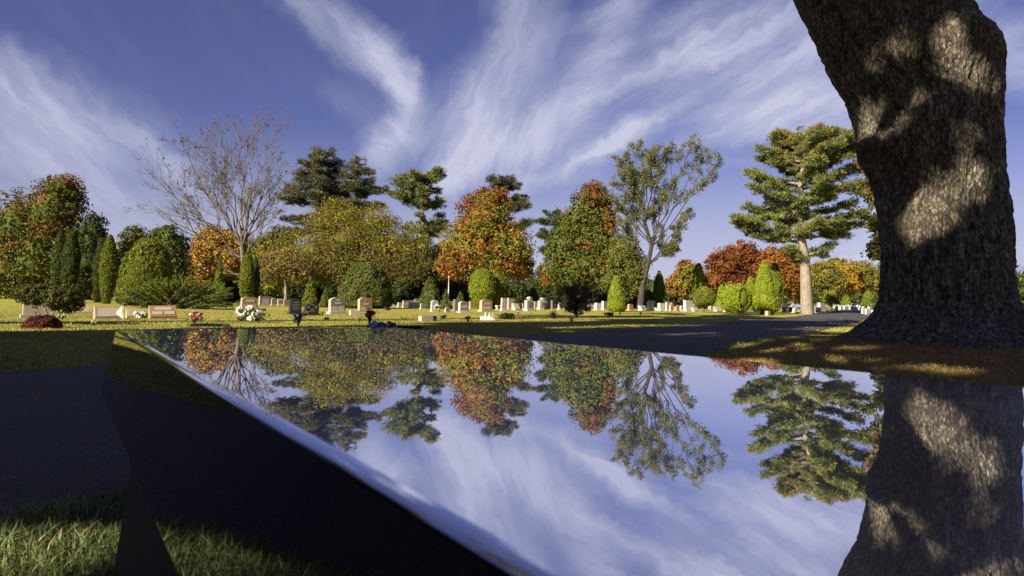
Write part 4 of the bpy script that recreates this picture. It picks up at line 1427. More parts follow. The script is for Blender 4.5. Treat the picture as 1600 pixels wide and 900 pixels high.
tree('oak_tree', 'shadowy green tree low between the flat topped pine and the orange maple', 'tree', 690, 70, [(690, 425, 30, 34), (712, 440, 26, 24)], f_(G_yew), nleaf=6000, leaf=1.8, clump=7, trunk_r=.2, group=TG)
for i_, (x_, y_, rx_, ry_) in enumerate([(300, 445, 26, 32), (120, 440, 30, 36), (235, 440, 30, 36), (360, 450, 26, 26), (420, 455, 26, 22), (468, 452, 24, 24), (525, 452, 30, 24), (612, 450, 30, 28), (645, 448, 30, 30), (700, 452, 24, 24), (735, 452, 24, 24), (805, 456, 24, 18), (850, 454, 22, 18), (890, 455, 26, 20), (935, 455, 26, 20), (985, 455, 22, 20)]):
    tree('shade_bush', 'added dark bush standing in for shade under the tree line, %s' % ('right of the big dome shrub', 'behind the dark cypress pair', 'behind the big dome shrub', 'behind the pointed cone shrub', 'behind the slim dark cypress', 'behind the pale straight trunk', 'left of the yew mound', 'right of the yew mound', 'left of the broad cone shrub', 'by the thin white pole', 'left of the lime vase shrub', 'right of the orange maple trunk', 'left of the rust topped maple', 'below the rust topped maple', 'left of the lime oval shrub', 'left of the willow trunk')[i_], 'bush', x_, 69 + (i_ * 7) % 5,
         [(x_, y_, rx_, ry_), (x_ - rx_ * .5, y_ + 6, rx_ * .7, ry_ * .8), (x_ + rx_ * .5, y_ + 8, rx_ * .7, ry_ * .7)], f_(G_dark), nleaf=4200, leaf=1.9, clump=6, trunk_r=.1, nlimb=3, group='dark bushes added for shade under the tree line', core=.75)  # dark foliage added in place of the shade beneath the trees

# woodland that closes the horizon
def woodland():
    W = []
    r_ = np.random.default_rng(2)
    org = ground(0, 150)
    for i in range(150):
        px = -80 + 1780 * (i + r_.random()) / 150
        dpt = r_.uniform(125, 165)
        top = 436 + 6 * math.sin(px * 0.02) + r_.uniform(-12, 8)
        if px > 1380 or px < 40: top -= 12
        k = dpt / F
        p = at(px, top, dpt)
        h = max(p.z - float(gz(p.x, dpt)), 1.5)
        W.append((np.array([p.x - org.x, dpt - org.y, float(gz(p.x, dpt)) + h * 0.5 - org.z]), np.array([r_.uniform(12, 20) * k, 3.0, h * 0.52])))
    def colf(P, c):
        nz = fbm(P / 5, 3, 2)
        return mapcols([(G_dark, lambda u, v, c, z: 1), (G_mid, lambda u, v, c, z: c * 1.2 - .4), (G_olive, lambda u, v, c, z: z * 3 - .5)])(nz, nz, c, nz)
    V, q, cols, _ = crown(W, 100000, .28, 1.2, colf, core=.66)
    o = mesh('woodland', V, q, M_leaf, cols=cols)
    o.location = org
    tag(o, 'band of distant mixed woods closing the view behind the cemetery', 'woodland', kind='stuff')


woodland()

# ------------------------------------------------------------------ shrubs
shrub('cypress', 'dark narrow cypress at the far left, left one of the touching pair', 88, 52, 357, 474, 12, 'column', f_(G_arbdark), 7000, group='dark cypresses at the left', cat='cypress')
shrub('cypress', 'dark cypress at the far left, right and wider one of the touching pair', 106, 50, 356, 475, 15, 'column', f_(G_arbdark), 9000, group='dark cypresses at the left', cat='cypress')
shrub('cypress', 'shaded dark cypress leaning against the brighter one beside it', 152, 53, 372, 474, 12, 'column', f_(G_arbdark), 6000, cat='cypress', lean=.15)  # its shade is put into the darker foliage palette
shrub('cypress', 'mid green cypress standing alone left of the big dome shrub', 166, 48, 367, 477, 15, 'column', f_(G_arb), 9000, cat='cypress', lumps=.16)
shrub('arborvitae', 'big light green dome shaped shrub behind the slanted gravestones', 228, 46, 373, 478, 42, 'dome', f_(G_arb), 20000, cat='shrub', lumps=.15, lump_px=7)
shrub('arborvitae', 'pointed dark green cone shrub left of the bare tree trunk', 341, 52, 400, 470, 13, 'cone', f_(G_arb), 5000, cat='shrub')
shrub('cypress', 'narrow cypress with a double tip in front of the bare tree', 384, 46, 392, 470, 13, 'column', f_(G_arb), 7000, cat='cypress', lumps=.18)
shrub('cypress', 'slim dark cypress touching the double tipped one', 397, 47, 402, 470, 8, 'column', f_(G_arbdark), 4000, cat='cypress')
shrub('arborvitae', 'small light green cone shrub behind the black gravestones', 485, 48, 433, 476, 15, 'cone', f_(G_arb), 4500, cat='shrub')
shrub('arborvitae', 'tiny rounded green shrub just right of the small cone shrub', 509, 47, 452, 478, 10, 'egg', f_(G_yew), 2600, cat='shrub')
shrub('yew', 'large dark green mound of yew behind the tan arched gravestone', 570, 46, 410, 480, 41, 'dome', f_(G_yew), 20000, cat='shrub', lumps=.15, lump_px=7)
shrub('arborvitae', 'broad green cone shrub left of the thin white pole', 672, 52, 432, 479, 21, 'cone', f_(G_yew), 8000, cat='shrub')
shrub('arborvitae', 'small cone shrub standing right below the thin white pole', 697, 48, 453, 483, 10, 'cone', f_(G_yew), 3500, cat='shrub')
shrub('arborvitae', 'little cone shrub half hidden behind the dark upright gravestone', 719, 55, 456, 478, 11, 'cone', f_(G_yew), 2500, cat='shrub')
shrub('arborvitae', 'tall lime green vase shaped shrub behind the tan gravestone', 754, 49, 420, 480, 21, 'vase', mapcols([(G_lime, lambda u, v, c, z: 1), (G_arb, lambda u, v, c, z: .25 + z)]), 10000, cat='shrub', lumps=.12, lean=-.05)
shrub('arborvitae', 'mid green loose shrub joined to the lime vase shaped shrub on its right', 776, 50, 428, 480, 18, 'vase', f_(G_arb), 8000, cat='shrub', lumps=.2)
shrub('arborvitae', 'low light green bush behind the pale gravestones in the middle', 833, 66, 450, 474, 12, 'egg', f_(G_arb), 2500, cat='shrub')
shrub('arborvitae', 'bright lime oval shrub right of the dark ragged bush', 963, 46, 431, 481, 16, 'egg', f_(G_lime), 8500, cat='shrub', lumps=.07)
shrub('arborvitae', 'low lime mound behind the dark willow trunk', 1008, 62, 453, 476, 20, 'dome', f_(G_arb), 3500, cat='shrub')
shrub('cypress', 'slim green cypress right of the willow trunk', 1030, 60, 424, 472, 10, 'column', f_(G_arb), 4000, cat='cypress')
shrub('cypress', 'lime green double cypress above the bun shaped shrub', 1092, 62, 411, 470, 12, 'column', f_(G_lime), 5500, cat='cypress', lumps=.18)
shrub('topiary', 'clipped bun shaped shrub with a pointed top on a short stem', 1100, 48, 447, 479, 17, 'bun', f_(G_arb), 6500, cat='shrub', stem=(2.0, -1.5, 2.5), lumps=.05)
shrub('arborvitae', 'small lime cone shrub left of the round shrub with a brown hole', 1127, 58, 444, 476, 10, 'egg', f_(G_lime), 3000, cat='shrub')
shrub('arborvitae', 'round lime shrub with a dead brown hole in its side', 1149, 47, 443, 486, 25, 'ball', f_(G_lime), 9500, cat='shrub', hole=(.25, .52, .34), lumps=.08)
shrub('arborvitae', 'tall lime arborvitae with a rounded foot between the round shrub and the pine', 1195, 45, 408, 487, 20, 'egg', f_(G_lime), 12000, cat='shrub', lumps=.07)
shrub('arborvitae', 'tall arborvitae standing just behind and right of the lime one', 1211, 50, 410, 482, 15, 'column', f_(G_arb), 6500, cat='shrub')
shrub('arborvitae', 'thin lime shrub filling the gap left of the tall lime arborvitae', 1173, 56, 432, 476, 9, 'column', f_(G_lime), 3000, cat='shrub')
shrub('topiary', 'small cloud shaped green shrub right of the pine trunk', 1297, 60, 455, 474, 10, 'dome', f_(G_arb), 3000, cat='shrub', stem=(1.2, 1.5))
shrub('arborvitae', 'low green mound among the white gravestones', 1322, 78, 461, 476, 7, 'dome', f_(G_arb), 1600, cat='shrub')
shrub('arborvitae', 'green cone shrub above the row of white gravestones', 1356, 80, 455, 476, 9, 'dome', f_(G_arb), 2000, cat='shrub')
shrub('barberry', 'dark red leaved low bush at the left edge in front of the small tree', 70, 12.4, 493, 513, 27, 'dome', f_(gpal((.045, .014, .012), (.10, .03, .025), (.20, .08, .06))), 5500, leaf=1.8, cat='shrub', lumps=.15, upright=.3, aspect=.6)


def juniper():
    d = 36
    k = d / F
    org = ground(at(278, 470, d).x, d)
    root = thing('juniper', org, 'wide feathery dark juniper bush with upswept tips behind the brown slanted gravestone', 'shrub')
    R_ = random.Random(5)
    V = []; C = []; lines = []; rads = []
    P = []; T = []
    for i in range(260):
        px = 278 + R_.uniform(-92, 92); tpy = 434 + 26 * ((px - 285) / 92) ** 2 + abs(R_.gauss(0, 20)) - 4
        e = at(px, tpy, d + R_.uniform(-1.8, 1.8)); e = np.array(e - org)
        e[2] = max(e[2], .15)
        a = np.array([e[0] * .25 + R_.uniform(-.8, .8), e[1] * .3, 0])
        t = np.linspace(0, 1, 6)[:, None]
        mid = (a + e) / 2 + np.array([0, 0, .22])
        q = a * (1 - t) ** 2 + 2 * mid * t * (1 - t) + e * t ** 2
        lines.append(q); rads.append(np.linspace(.018, .005, 6))
        n = 95
        s = rng.random(n) ** .6
        x = s * 5; j = np.minimum(x.astype(int), 4)
        p = q[j] * (1 - (x - j))[:, None] + q[j + 1] * (x - j)[:, None]
        dr = unit(q[-1] - q[-2])
        P.append(p + rng.normal(size=(n, 3)) * .05 * (1.25 - s)[:, None]); T.append(dr + rng.normal(size=(n, 3)) * .28)
    P = np.concatenate(P); T = np.concatenate(T)
    V, q = leaf_quads(P, rand_dirs(len(P)), 2.7 * k * (0.6 + .7 * rng.random(len(P))), .22, T)
    cl = mapcols([(G_yew, lambda u, v, c, z: 1), (G_arb, lambda u, v, c, z: z * 2 + .35 + (v - .55) * 1.2)])(P[:, 0], P[:, 2], rng.random(len(P)), fbm(P * 1.2, 4, 2))
    mesh('foliage', V, q, M_leaf, root, cols=np.repeat(cl, 4, 0))
    v, f = tube_arrays(lines, rads, 4)
    mesh('stems', v, f, M_twig, root, smooth=True)


juniper()

tree('dwarf_maple', 'small round headed tree with thin pale stems above the red bush', 'tree', 78, 14,
     [(70, 458, 30, 17), (98, 466, 30, 22), (50, 460, 26, 18), (112, 478, 16, 12)], f_(gpal((.035, .04, .015), (.07, .08, .02), (.13, .12, .03))), nleaf=7500, leaf=1.9, clump=6, trunk_r=.001, trunk_top=(0, 0, .2), nlimb=0, core=.4)
def dwarf_stems():
    root = bpy.data.objects.get('dwarf_maple')
    k = 14 / F
    lines, rads = [], []
    for ax, bx, bz in ((-.05, -.45, .62), (0.0, .12, .8), (.08, .52, .6), (.03, -.15, .7), (-.02, .35, .75)):
        t = np.linspace(0, 1, 6)[:, None]
        a = np.array([ax, 0, -.03]); bx *= .7; bz *= .62; e = np.array([bx, R0.uniform(-.1, .1), bz])
        m_ = (a + e) / 2 + np.array([-bx * .15, 0, .05])
        lines.append(a * (1 - t) ** 2 + 2 * m_ * t * (1 - t) + e * t ** 2); rads.append(np.linspace(.03, .014, 6))
    v, f = tube_arrays(lines, rads, 6)
    mesh('stem', v, f, M_bark_pale, root, smooth=True)
R0 = random.Random(1)
dwarf_stems()
branch_tree('rose_bush', 'dark ragged leafy bush with crossing stems left of the lime oval shrub', 31, (901, 496), [(901, 493)],
            [(0, 880, 462), (0, 886, 455), (0, 893, 453), (0, 902, 450), (0, 911, 454), (0, 919, 461), (0, 924, 470), (0, 878, 474), (0, 890, 466), (0, 912, 470), (0, 886, 482), (0, 916, 482), (0, 892, 477), (0, 910, 476), (0, 901, 470), (0, 900, 482)],
            .05, .022, 2, (7, 6, 4), leaves=5600, leaf=1.4, colors=f_(gpal((.03, .026, .018), (.07, .052, .035), (.20, .15, .12))), seed=51, dz=.5, spread=1.8, bark=M_bark_dark)
bpy.data.objects['rose_bush']['category'] = 'bush'

# ------------------------------------------------------------------ gravestones
STONE_RZ = rad(38)
SG = 'gravestones on the lawn'


def stone(px, base_py, w, h, kind, col, label, face=None, panels=(), flower=None, depth=None, name='gravestone', rz=None, group=SG, base=True, small=False):
    """w, h in photo px"""
    if depth is None:
        p, d = gpoint(px, base_py, hi=51)
    else:
        r = ray(px, 470); p = ground(r.x * depth, depth); d = depth
    k = d / F
    W = w * k / 1.0; H = h * k
    if kind == 'slant': W = w * k * 0.92
    rel = abs((STONE_RZ if rz is None else rz) + math.atan((px - 800) / F))
    W *= 1.0 / (math.cos(rel) + (.36 if kind != 'slant' else .25) * math.sin(rel))
    root = thing(name, p, label, 'gravestone', group, (STONE_RZ if rz is None else rz) + rad(random.uniform(-3, 3)))
    root.rotation_euler.x = rad(random.uniform(-1.2, 1.2)); root.rotation_euler.y = rad(random.uniform(-1.5, 1.5))
    T = min(0.27, W * .38) if kind != 'slant' else min(.42, H * .9)
    m1, m2 = ST[col], ST[face or col]
    b = MB()
    bh = 0.0
    if base and kind != 'slant' and not small:
        bh = min(.16, H * .16)
        s = MB(); s.box(-W * .58, W * .58, -T * .85, T * .85, -.06, bh)
        s.build('base', m1, root)
    x0, x1 = -W / 2, W / 2
    if kind == 'slant':
        # wedge with a sloping front
        y0 = -T / 2; y1 = T / 2; yt = T * .12
        out = [(y0, -.04), (y0, H * .22), (yt, H), (y1, H), (y1, -.04)]
        b.add([(x0, y, z) for y, z in out] + [(x1, y, z) for y, z in out],
              [(0, 1, 2, 3, 4), (9, 8, 7, 6, 5)] + [((i + 1) % 5, i, i + 5, (i + 1) % 5 + 5) for i in range(5)])
        die = b.build('die', m1, root)
        sl = np.array([yt - y0, H * .78]); ln = np.hypot(*sl); sl = sl / ln; nrm = np.array([-sl[1], sl[0]])
        for ip, (u0, u1, v0, v1, mm) in enumerate(panels):
            q = MB()
            pts = []
            for v_ in (v0, v1):
                for off in (-.004, .006 + .003 * ip):
                    y = y0 + sl[0] * ln * v_ + nrm[0] * off; z = H * .22 + sl[1] * ln * v_ + nrm[1] * off
                    pts.append((y, z))
            (ya, za), (yb, zb), (yc, zc), (yd, zd) = pts
            xa, xb = x0 + W * u0, x0 + W * u1
            q.add([(xa, ya, za), (xb, ya, za), (xb, yb, zb), (xa, yb, zb), (xa, yc, zc), (xb, yc, zc), (xb, yd, zd), (xa, yd, zd)],
                  [(0, 1, 2, 3), (3, 2, 6, 7), (7, 6, 5, 4), (0, 3, 7, 4), (1, 5, 6, 2)])
            q.build('panel', ST[mm], die)
        return root, d, H, T
    n = 13
    z1 = H
    if kind == 'flat': top = [(x1, z1), (x0, z1)]
    elif kind == 'serp':
        top = [(x1 * math.cos(0) * (1 - 2 * i / (n - 1)), z1 - (H * .10) * abs(2 * i / (n - 1) - 1) ** 2.2) for i in range(n)]
        top = [(x1, z1 - H * .17)] + [(x * .88, z) for x, z in top] + [(x0, z1 - H * .17)]
    elif kind == 'round':
        top = [(x1 * math.cos(math.pi * i / (n - 1)), z1 - W * .42 + W * .42 * math.sin(math.pi * i / (n - 1))) for i in range(n)]
    elif kind == 'heart':
        top = []
        for i in range(17):
            u = 1 - 2 * i / 16
            top.append((x1 * u, z1 - H * .16 + H * .16 * abs(math.sin(math.pi * (u + 1))) ** .6 - H * .05 * (1 - abs(u))))
    elif kind == 'cross':
        cw = W * .10
        top = [(x1, z1 * .74), (cw, z1 * .78), (cw, z1 * .86), (cw * 2.6, z1 * .86), (cw * 2.6, z1 * .93), (cw, z1 * .93), (cw, z1), (-cw, z1), (-cw, z1 * .93), (-cw * 2.6, z1 * .93), (-cw * 2.6, z1 * .86), (-cw, z1 * .86), (-cw, z1 * .78), (x0, z1 * .74)]
    outl = [(x0, bh if bh else -.05), (x1, bh if bh else -.05)] + top
    # die: rough sides in m1, polished front in m2
    b.prism(outl, -T / 2, T / 2)
    mid = [1 if i == 0 else 0 for i in range(len(b.f))]
    die = mesh('die', b.v, b.f, [m1, m2], root, mids=mid)
    for (u0, u1, v0, v1, mm) in panels:
        q = MB()
        q.prism([(x0 + W * u0, H * v0), (x0 + W * u1, H * v0), (x0 + W * u1, H * v1), (x0 + W * (u0 + (u1 - u0) * .5), H * (v1 + .012)), (x0 + W * u0, H * v1)], -T / 2 - .008, -T / 2 + .004)
        q.build('panel', ST[mm], die)
    return root, d, H, T


rows = lambda n, a, b, u0, u1, mm: [(u0, u1, a + (b - a) * (i + .15) / n, a + (b - a) * (i + .60) / n, mm) for i in range(n)]
P2 = [(.08, .47, .10, .42, 'panel'), (.53, .92, .10, .42, 'panel')]

stone(58, 497, 38, 34, 'flat', 'grey', 'big grey gravestone with two pale panels behind the red bush at the left edge', 'grey', [(.05, .40, .12, .62, 'panel'), (.50, .95, .12, .62, 'panel')])
stone(126, 490, 29, 10, 'slant', 'tan', 'low tan slanted marker half in the shade of the small tree', panels=[(.08, .92, .1, .8, 'rose')])
stone(168, 499, 40, 20, 'slant', 'rose', 'slanted gravestone with a plain pale grey face, left of the white pennant', panels=[(.02, .98, .0, .98, 'brown'), (.12, .90, .02, .86, 'rose')])
stone(212, 497, 30, 14, 'slant', 'tan', 'low slanted marker with yellow and white flowers between two larger slanted stones', panels=[(.1, .9, .12, .85, 'rose')])
stone(254, 498, 42, 20, 'slant', 'brown', 'brown slanted gravestone with a pale arch and two name panels', 'brownface', [(.18, .82, .58, .86, 'panel'), (.08, .46, .16, .44, 'panel'), (.54, .92, .16, .44, 'panel')])
stone(389, 485, 26, 21, 'serp', 'tan', 'tan gravestone with two carved hearts and a curved top', 'brown', [(.22, .78, .60, .80, 'panel'), (.10, .44, .18, .44, 'tan'), (.56, .90, .18, .44, 'tan')])
stone(414, 477, 20, 14, 'flat', 'grey', 'pale grey square gravestone right of the two hearts stone', 'greyface', [(.2, .8, .2, .8, 'grey')])
stone(428, 474, 9, 12, 'round', 'rose', 'small round topped tan gravestone beside the pale tree trunk', 'brown')
stone(438, 473, 9, 11, 'flat', 'grey', 'small grey gravestone touching the pale tree trunk on its left', 'grey', [(.2, .8, .3, .8, 'etch')])
stone(449, 474, 12, 10, 'flat', 'brown', 'low brown gravestone right behind the pale tree trunk', 'brownface')
stone(463, 470, 13, 9, 'flat', 'white', 'pale gravestone peeping over the black upright stone', 'grey')
stone(461, 491, 19, 24, 'serp', 'black', 'black upright gravestone with a curved top and an etched face', 'black', rows(4, .3, .85, .2, .8, 'etch'))
stone(486, 493, 23, 18, 'heart', 'black', 'black gravestone with a heart shaped top and etched portraits', 'black', [(.12, .30, .62, .82, 'etch'), (.70, .88, .62, .82, 'etch'), (.25, .75, .30, .36, 'etch'), (.35, .65, .42, .56, 'etch')])
stone(526, 491, 25, 26, 'serp', 'grey', 'large grey gravestone with two lower name panels and a pale foot', 'greyface', [(.42, .66, .80, .90, 'panel'), (.30, .74, .60, .72, 'panel'), (.06, .47, .14, .46, 'panel'), (.53, .94, .14, .46, 'panel')])
stone(570, 488, 22, 23, 'serp', 'tan', 'tan gravestone with a small cross in front of the yew mound', 'brown', [(.46, .52, .74, .90, 'panel'), (.28, .72, .48, .64, 'panel'), (.10, .48, .14, .36, 'panel')])
stone(554, 492, 16, 7, 'flat', 'white', 'tiny white block marker in front of the two curved gravestones', 'white', small=True)
stone(606, 485, 7, 5, 'slant', 'black', 'tiny dark marker in the shade right of the yew mound')
stone(613, 473, 6, 5, 'slant', 'white', 'tiny white stone in the gap right of the yew mound')
stone(626, 473, 10, 8, 'flat', 'grey', 'dim grey gravestone deep in the shade right of the yew mound')
stone(645, 472, 14, 11, 'flat', 'tan', 'tan gravestone decorated with pale figures left of the broad cone shrub', 'grey', [(.1, .3, .3, .9, 'white'), (.4, .6, .2, .8, 'white'), (.7, .9, .3, .95, 'white')])
stone(647, 482, 16, 10, 'round', 'white', 'low pale rounded gravestone left of the broad cone shrub', 'rose')
stone(679, 487, 12, 18, 'round', 'white', 'pale rounded gravestone with white flowers before it between two cone shrubs', 'grey')
stone(714, 486, 12, 18, 'flat', 'greyface', 'dark grey upright gravestone close behind a lighter one', 'greyface')
stone(724, 489, 16, 18, 'serp', 'white', 'light grey gravestone with a dark arched face and white side', 'greyface', [(.15, .85, .40, .66, 'grey'), (.15, .85, .12, .22, 'panel')])
stone(759, 487, 20, 19, 'serp', 'tan', 'tan gravestone with a brown arched face below the lime vase shrub', 'brown', [(.20, .80, .56, .74, 'panel'), (.12, .47, .18, .42, 'panel'), (.53, .88, .18, .42, 'panel')])
stone(787, 486, 10, 20, 'flat', 'white', 'narrow pale gravestone at the left of the cluster of upright stones', 'rose')
stone(798, 484, 12, 18, 'flat', 'grey', 'grey gravestone with four dark bands in the cluster of upright stones', 'greyface', rows(4, .12, .90, .12, .88, 'grey'))
stone(806, 485, 10, 11, 'slant', 'rose', 'low rose slanted stone in front of the cluster')
stone(812, 474, 8, 10, 'round', 'white', 'small pale stone behind the low rose stone')
stone(820, 473, 11, 9, 'flat', 'grey', 'wide grey stone at the back between two pale pillars', 'greyface')
stone(827, 486, 15, 22, 'cross', 'white', 'pale gravestone topped by a small cross', 'rose', [(.25, .75, .25, .60, 'greyface')])
stone(847, 481, 14, 18, 'cross', 'white', 'bright gravestone with a cross and two dark upright panels', 'white', [(.30, .48, .22, .60, 'greyface'), (.56, .74, .22, .60, 'greyface')])
stone(856, 472, 12, 11, 'round', 'black', 'black rounded gravestone behind the bright double panelled stone')
stone(866, 482, 10, 14, 'flat', 'greyface', 'grey gravestone with heaps of pink flowers before it', 'black')
stone(876, 480, 9, 12, 'round', 'white', 'small pale gravestone left of the dark ragged bush')
stone(922, 481, 8, 9, 'flat', 'rose', 'rose gravestone just right of the dark ragged bush')
stone(936, 478, 14, 11, 'flat', 'white', 'pale gravestone behind the white flowers, right of the dark ragged bush', 'grey')
stone(946, 483, 12, 14, 'flat', 'white', 'upright pale gravestone next to the lime oval shrub', 'greyface')
stone(1004, 481, 12, 8, 'slant', 'white', 'pale slanted stone in front of the dark willow trunk', panels=[(.2, .8, .15, .85, 'greyface')])
stone(1004, 474, 7, 6, 'flat', 'white', 'small pale stone behind the slanted one by the willow trunk')
stone(1018, 479, 14, 16, 'serp', 'black', 'black shiny gravestone right of the willow trunk')
stone(1034, 479, 12, 12, 'flat', 'white', 'sloping topped pale gravestone right of the black one', 'white')
stone(1027, 482, 8, 5, 'slant', 'white', 'tiny slanted pale marker below the black gravestone')
stone(1043, 482, 6, 14, 'flat', 'white', 'slim white pillar gravestone', 'rose')
stone(1049, 478, 7, 13, 'cross', 'rose', 'small stone with a cross behind the slim white pillar')
stone(1059, 476, 12, 8, 'serp', 'brown', 'rose brown rounded gravestone above a low pale one', 'brownface')
stone(1059, 481, 11, 5, 'flat', 'white', 'low pale block in front of the rose brown stone')
stone(1075, 481, 14, 17, 'flat', 'white', 'large square white gravestone left of the bun shaped shrub', 'white')
stone(1086, 480, 10, 7, 'slant', 'rose', 'low sloping rose stone between the square white stone and the bun shaped shrub')
stone(1122, 480, 12, 8, 'slant', 'rose', 'low sloping rose stone right of the bun shaped shrub')
stone(1230, 475, 16, 9, 'flat', 'etch', 'wide dark grey gravestone left of the pine trunk', 'black')
stone(1242, 475, 8, 8, 'round', 'white', 'small pale round gravestone touching the left of the pine trunk')
stone(1276, 476, 14, 9, 'flat', 'greyface', 'dark grey gravestone in shade right of the pine trunk', 'black')
stone(1293, 471, 5, 5, 'flat', 'white', 'tiny white gravestone under the cloud shaped shrub')
stone(634, 481, 11, 11, 'flat', 'rose', 'plain rose gravestone in the sunny gap right of the yew mound', 'brown', [(.2, .8, .4, .75, 'panel')])
stone(661, 483, 10, 9, 'serp', 'grey', 'squat grey gravestone at the left foot of the broad cone shrub', 'greyface')
stone(699, 488, 8, 8, 'round', 'grey', 'small round grey gravestone at the right foot of the cone shrub by the pole', 'greyface')
stone(738, 483, 10, 12, 'flat', 'tan', 'small tan gravestone at the left foot of the lime vase shaped shrub', 'brown')
stone(838, 479, 9, 12, 'serp', 'rose', 'rose gravestone in the gap between the two cross topped stones', 'brown')
stone(886, 482, 9, 10, 'flat', 'grey', 'grey gravestone touching the left side of the dark ragged bush', 'greyface')
stone(985, 482, 9, 10, 'serp', 'tan', 'small tan curved gravestone right of the lime oval shrub', 'brown')
stone(1066, 483, 8, 9, 'round', 'grey', 'small round grey gravestone touching the square white one on its left', 'greyface')
stone(1134, 482, 7, 9, 'flat', 'grey', 'narrow grey gravestone left of the round shrub with the hole', 'greyface')
# block standing on the square white stone
R3 = random.Random(77)
# rows of white stones far right
for i_ in range(34):
    px_ = 1304 + i_ * 2.6 + R3.uniform(-1, 1)
    near = px_ > 1345
    by = (480 if near else 475.5) + R3.uniform(-1.5, 1.0) + (R3.random() < .3) * 1.5
    h_ = (11 if near else 7.5) * R3.uniform(.75, 1.1)
    dpt = (50 if near else 66) + R3.uniform(-4, 6)
    kd_ = R3.choice(['flat', 'round', 'flat', 'cross'])
    stone(px_, by, R3.uniform(3.6, 6.0), h_, kd_, 'white', 'white %s gravestone in the %s' % ({'flat': 'square topped', 'round': 'round topped', 'cross': 'cross topped'}[kd_], 'taller row next to the great trunk' if near else 'low far row right of the pine'), 'white', depth=dpt,
          small=True, group='white gravestones in the far rows')
# far rows glimpsed under the trees
for i_, px_ in enumerate([300, 322, 590, 598, 652, 690, 706, 737, 742, 768, 780, 838, 855, 884, 893, 908, 915, 952, 975, 985, 1010, 1022, 1038, 1052, 1066, 1112, 1136, 1160, 1222, 1238, 1284]):
    kd_ = R3.choice(['flat', 'round', 'serp']); cl_ = R3.choice(['grey', 'white', 'tan', 'rose', 'greyface'])
    wh_ = next(t for lim, t in ((340, 'behind the juniper bush'), (600, 'in the dark right of the yew mound'), (660, 'in the dark left of the broad cone shrub'), (698, 'between the cone shrubs by the white pole'), (720, 'behind the dark upright stone'), (750, 'left of the lime vase shaped shrub'), (800, 'behind the cluster of upright stones'), (870, 'behind the low light green bush'), (930, 'behind the dark ragged bush'),
                                (960, 'left of the lime oval shrub'), (995, 'between the lime oval shrub and the willow trunk'), (1045, 'right of the willow trunk'), (1100, 'left of the bun shaped shrub'), (1140, 'right of the bun shaped shrub'), (1200, 'behind the round lime shrubs'), (1230, 'left of the pine trunk'), (1250, 'almost touching the pine trunk on its left'), (9999, 'right of the pine trunk')) if px_ < lim)
    stone(px_, 0, R3.uniform(8, 14), R3.uniform(8, 12), kd_, cl_, 'small distant %s %s gravestone %s' % ({'greyface': 'dark grey'}.get(cl_, cl_), {'flat': 'square', 'round': 'rounded', 'serp': 'curved top'}[kd_], wh_), depth=R3.uniform(58, 68), small=True, group='distant gravestones under the tree line')

# flush black granite markers just beyond the bench
for (a_, b_, c_, l_) in ((301, 349, 511.5, 'low black granite block behind the far left corner of the bench'), (575, 658, 514.5, 'long low black granite block behind the bench near the blue flowers')):
    (p_, d_) = gpoint((a_ + b_) / 2, c_)
    k_ = d_ / F
    t_ = thing('grave_marker', p_, l_, 'grave marker', 'low black grave markers')
    w_ = (b_ - a_) * k_
    h_ = .07
    q_ = MB(); q_.box(-w_ / 2, w_ / 2, -.10, .35, -.03, h_, .006); q_.build('block', M_side, t_)
    q_ = MB(); q_.box(-w_ / 2 - .03, w_ / 2 + .03, -.14, .39, -.03, h_ * .3, .004); q_.build('plinth', M_rough, t_)

# small block markers out on the lawn
for (px_, by_, w_, h_, mt_, l_) in ((668, 502, 27, 8, 'conc', 'small tan block marker with a dark end at the edge of the shade'),
                                    (1200, 493, 9, 7, 'tan', 'small straw coloured basket block below the tall lime arborvitae')):
    p_, d_ = gpoint(px_, by_); k_ = d_ / F
    t_ = thing('grave_marker', p_, l_, 'grave marker', 'small block markers on the lawn', STONE_RZ)
    q_ = MB(); q_.box(-w_ * k_ / 2, w_ * k_ / 2, -.10, .10, -.02, h_ * k_, .01); q_.build('block', ST[mt_], t_)
    q_ = MB(); q_.box(w_ * k_ * .25, w_ * k_ * .505, -.103, .103, -.01, h_ * k_ * 1.02, .01); q_.build('vase_well', ST['black'], t_)

# ------------------------------------------------------------------ flowers, vases and small things
M_green = plain('stem_green', (.04, .08, .02), .6)
M_vase_dark = plain('vase_dark', (.02, .02, .03), .3)
M_vase_white = plain('vase_white', (.6, .58, .52), .5)
M_white = plain('painted_white', (.70, .70, .66), .5, var=.05)
M_brownpost = plain('brown_metal', (.10, .04, .02), .5)
FG = 'flower arrangements on the graves'


def petals_mesh(name, centres, R, colf, root, n=34):
    """rosettes: each bloom is a cup of petals"""
    C = np.repeat(np.array(centres), n, 0)
    d = rand_dirs(len(C)); d[:, 2] = np.abs(d[:, 2]) * .8 - .1
    rr = np.repeat(np.array(R), n)
    P = C + d * rr[:, None] * (.45 + .5 * rng.random((len(C), 1)))
    V, q = leaf_quads(P, unit(d + rng.normal(size=d.shape) * .35), rr * .55, .7)
    idx = np.repeat(np.arange(len(centres)), n)
    cl = colf(idx) * (.8 + .35 * rng.random((len(C), 1)))
    return mesh(name, V, q, M_flower, root, cols=np.repeat(cl, 4, 0))


